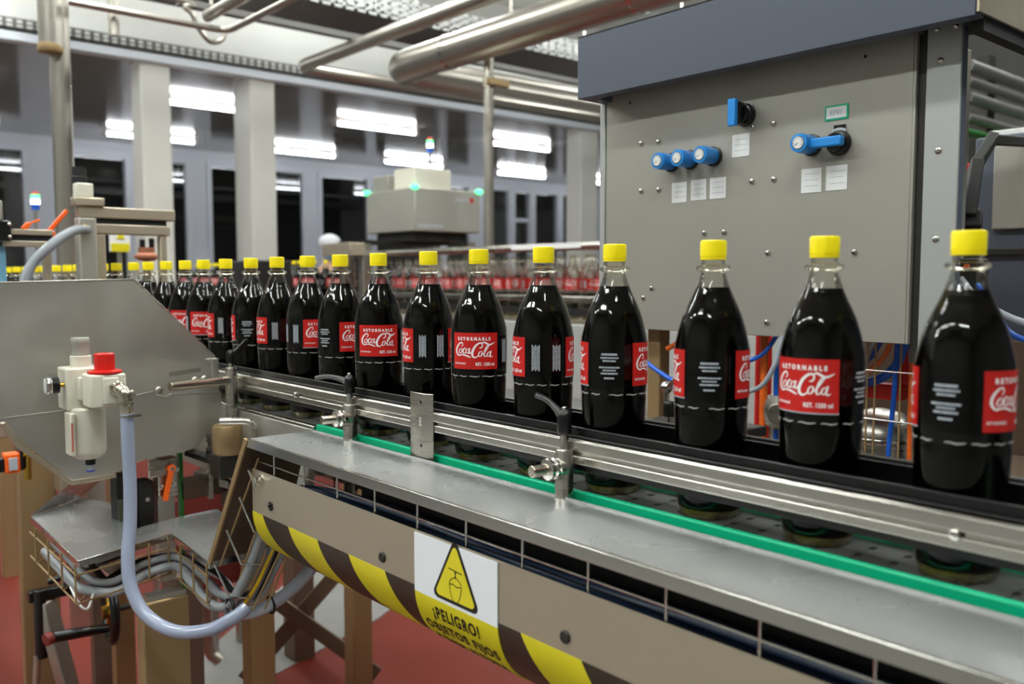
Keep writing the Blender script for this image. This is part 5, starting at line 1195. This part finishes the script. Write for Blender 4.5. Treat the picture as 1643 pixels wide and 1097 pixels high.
MB().box(2.83, 2.94, 4.80, 5.15, 1.52, 1.60).build('side_bracket', M_guard, t, bevel=0.005)
# beacon
def beacon(x, y, z0, k, lab, base):
    t = thing('signal_beacon', lab, 'beacon', (x, y, base), 'signal beacons')
    MB().cyl((x, y, base), (x, y, z0), 0.010).build('mast', M_pipe, t)
    MB().cyl((x, y, z0), (x, y, z0 + 0.030 * k), 0.020 * k).build('blue_segment', M_ledb, t)
    MB().cyl((x, y, z0 + 0.030 * k), (x, y, z0 + 0.055 * k), 0.020 * k).build('white_segment', M_ledw, t)
    MB().cyl((x, y, z0 + 0.055 * k), (x, y, z0 + 0.078 * k), 0.020 * k).build('green_segment', M_ledg, t)
    MB().lathe([(0.020 * k, 0), (0.020 * k, 0.010), (0.012 * k, 0.018)], 20, (x, y, z0 + 0.078 * k)).build('red_segment', M_red, t)
beacon(3.40, 4.75, 2.19, 1.0, 'signal beacon on a mast above the inspection machine', 2.075)
beacon(1.52, 6.68, 1.84, 1.3, 'signal beacon at the left edge before the dark window', 0.0)
# things between, blurred
tag(MB().box(2.55, 2.85, 5.6, 5.95, 0, 1.50).build('dark_machine_box', M_dark, bevel=0.01), 'dark machine box left of the inspection machine', 'machine')
t = thing('warning_placard', 'yellow and white placard on a post behind the aluminium gantry', 'placard', (1.39, 4.5, 0))
MB().box(1.34, 1.435, 4.5, 4.51, 1.51, 1.62).build('board', M_white, t); MB().box(1.345, 1.43, 4.496, 4.50, 1.51, 1.55).build('yellow_band', M_signy, t)
MB().prism([(1.37, 4.496, 1.57), (1.41, 4.496, 1.57), (1.39, 4.496, 1.61)], (0, 0.004, 0)).build('yellow_triangle', M_signy, t)
MB().cyl((1.39, 4.52, 0), (1.39, 4.52, 1.6), 0.012).build('post', M_pipe, t)
t = thing('copper_valve', 'small copper coloured valve head on a post beyond the gantry', 'valve', (1.175, 3.5, 0))
MB().lathe([(0.025, 0), (0.045, 0.01), (0.045, 0.02), (0.03, 0.03), (0.03, 0.05)], 20, (1.175, 3.5, 1.45)).build('valve_head', pm('copper', rgb(180, 120, 95), 0.4, 0.6), t)
MB().cyl((1.16, 3.5, 1.5), (1.16, 3.5, 1.53), 0.01).cyl((1.195, 3.5, 1.5), (1.195, 3.5, 1.535), 0.01).build('black_caps', M_black, t)
MB().cyl((1.175, 3.5, 0), (1.175, 3.5, 1.45), 0.014).build('post', M_pipe, t)
# worker
t = thing('person', 'person in white coat, white cap and pale blue mask standing behind the bottles', 'person', (4.27, 7.62, 0))
def skin_fig(name, mat, vs, es, rs, root, sub=2):
    me = bpy.data.meshes.new(name); me.from_pydata([Vector(v) for v in vs], es, []); me.materials.append(mat)
    o = bpy.data.objects.new(name, me); COL.objects.link(o); o.parent = t
    o.modifiers.new('skin', 'SKIN')
    me.skin_vertices.new() if not len(me.skin_vertices) else None
    for i, r in enumerate(rs): me.skin_vertices[0].data[i].radius = (r[0], r[1]) if isinstance(r, tuple) else (r, r)
    me.skin_vertices[0].data[root].use_root = True
    sd = o.modifiers.new('subsurf', 'SUBSURF'); sd.levels = sub; sd.render_levels = sub
    o.modifiers['skin'].use_smooth_shade = True
    return o
# local coordinates: facing -Y, feet at z = 0, height 1.78
vs = [(0, 0, 0.95), (0, 0, 1.12), (0, 0, 1.30), (0, 0, 1.43), (0, -0.005, 1.52), (0, -0.012, 1.62), (0, -0.012, 1.71),
      (0.17, 0, 1.40), (0.235, 0.01, 1.13), (0.20, -0.12, 0.93), (0.17, -0.17, 0.88), (-0.17, 0, 1.40), (-0.235, 0.01, 1.13), (-0.20, -0.12, 0.93), (-0.17, -0.17, 0.88),
      (0.095, 0, 0.88), (0.10, -0.01, 0.50), (0.10, 0.02, 0.09), (0.11, -0.12, 0.04), (-0.095, 0, 0.88), (-0.10, -0.01, 0.50), (-0.10, 0.02, 0.09), (-0.11, -0.12, 0.04)]
es = [(0, 1), (1, 2), (2, 3), (3, 4), (4, 5), (5, 6), (3, 7), (7, 8), (8, 9), (9, 10), (3, 11), (11, 12), (12, 13), (13, 14), (0, 15), (15, 16), (16, 17), (17, 18), (0, 19), (19, 20), (20, 21), (21, 22)]
rs = [(0.15, 0.11), (0.145, 0.105), (0.16, 0.115), (0.13, 0.09), (0.055, 0.055), (0.078, 0.095), (0.07, 0.085), 0.062, 0.047, 0.036, 0.03, 0.062, 0.047, 0.036, 0.03, 0.085, 0.062, 0.045, 0.042, 0.085, 0.062, 0.045, 0.042]
body = skin_fig('body', M_skin, vs, es, rs, 0)
cv = [(0, 0, 0.62), (0, 0, 0.95), (0, 0, 1.15), (0, 0, 1.30), (0, 0, 1.42), (0.175, 0, 1.395), (0.238, 0.01, 1.13), (0.205, -0.11, 0.95), (-0.175, 0, 1.395), (-0.238, 0.01, 1.13), (-0.205, -0.11, 0.95)]
ce = [(0, 1), (1, 2), (2, 3), (3, 4), (4, 5), (5, 6), (6, 7), (4, 8), (8, 9), (9, 10)]
skin_fig('coat', M_coat, cv, ce, [(0.20, 0.15), (0.185, 0.14), (0.17, 0.128), (0.18, 0.132), (0.13, 0.10), 0.078, 0.060, 0.048, 0.078, 0.060, 0.048], 1)
skin_fig('trousers', M_trouser, [(0, 0, 0.90), (0.095, 0, 0.86), (0.10, -0.01, 0.50), (0.10, 0.02, 0.10), (-0.095, 0, 0.86), (-0.10, -0.01, 0.50), (-0.10, 0.02, 0.10)], [(0, 1), (1, 2), (2, 3), (0, 4), (4, 5), (5, 6)], [(0.15, 0.12), 0.10, 0.075, 0.062, 0.10, 0.075, 0.062], 0)
L = V(4.27, 7.62, 0)
MB().sphere(L + V(0, 0.0, 1.715), 0.112, 20, 14, (0.95, 1.08, 0.78)).build('cap', M_coat, t)
MB().sphere(L + V(0, -0.055, 1.60), 0.062, 16, 12, (1.0, 0.95, 0.85)).build('mask', M_mask, t)
for s in (-1, 1): MB().sphere(L + V(s * 0.030, -0.105, 1.665), 0.008, 10, 8).build('eye', M_black, t)
t.rotation_euler = (0, 0, -0.5)
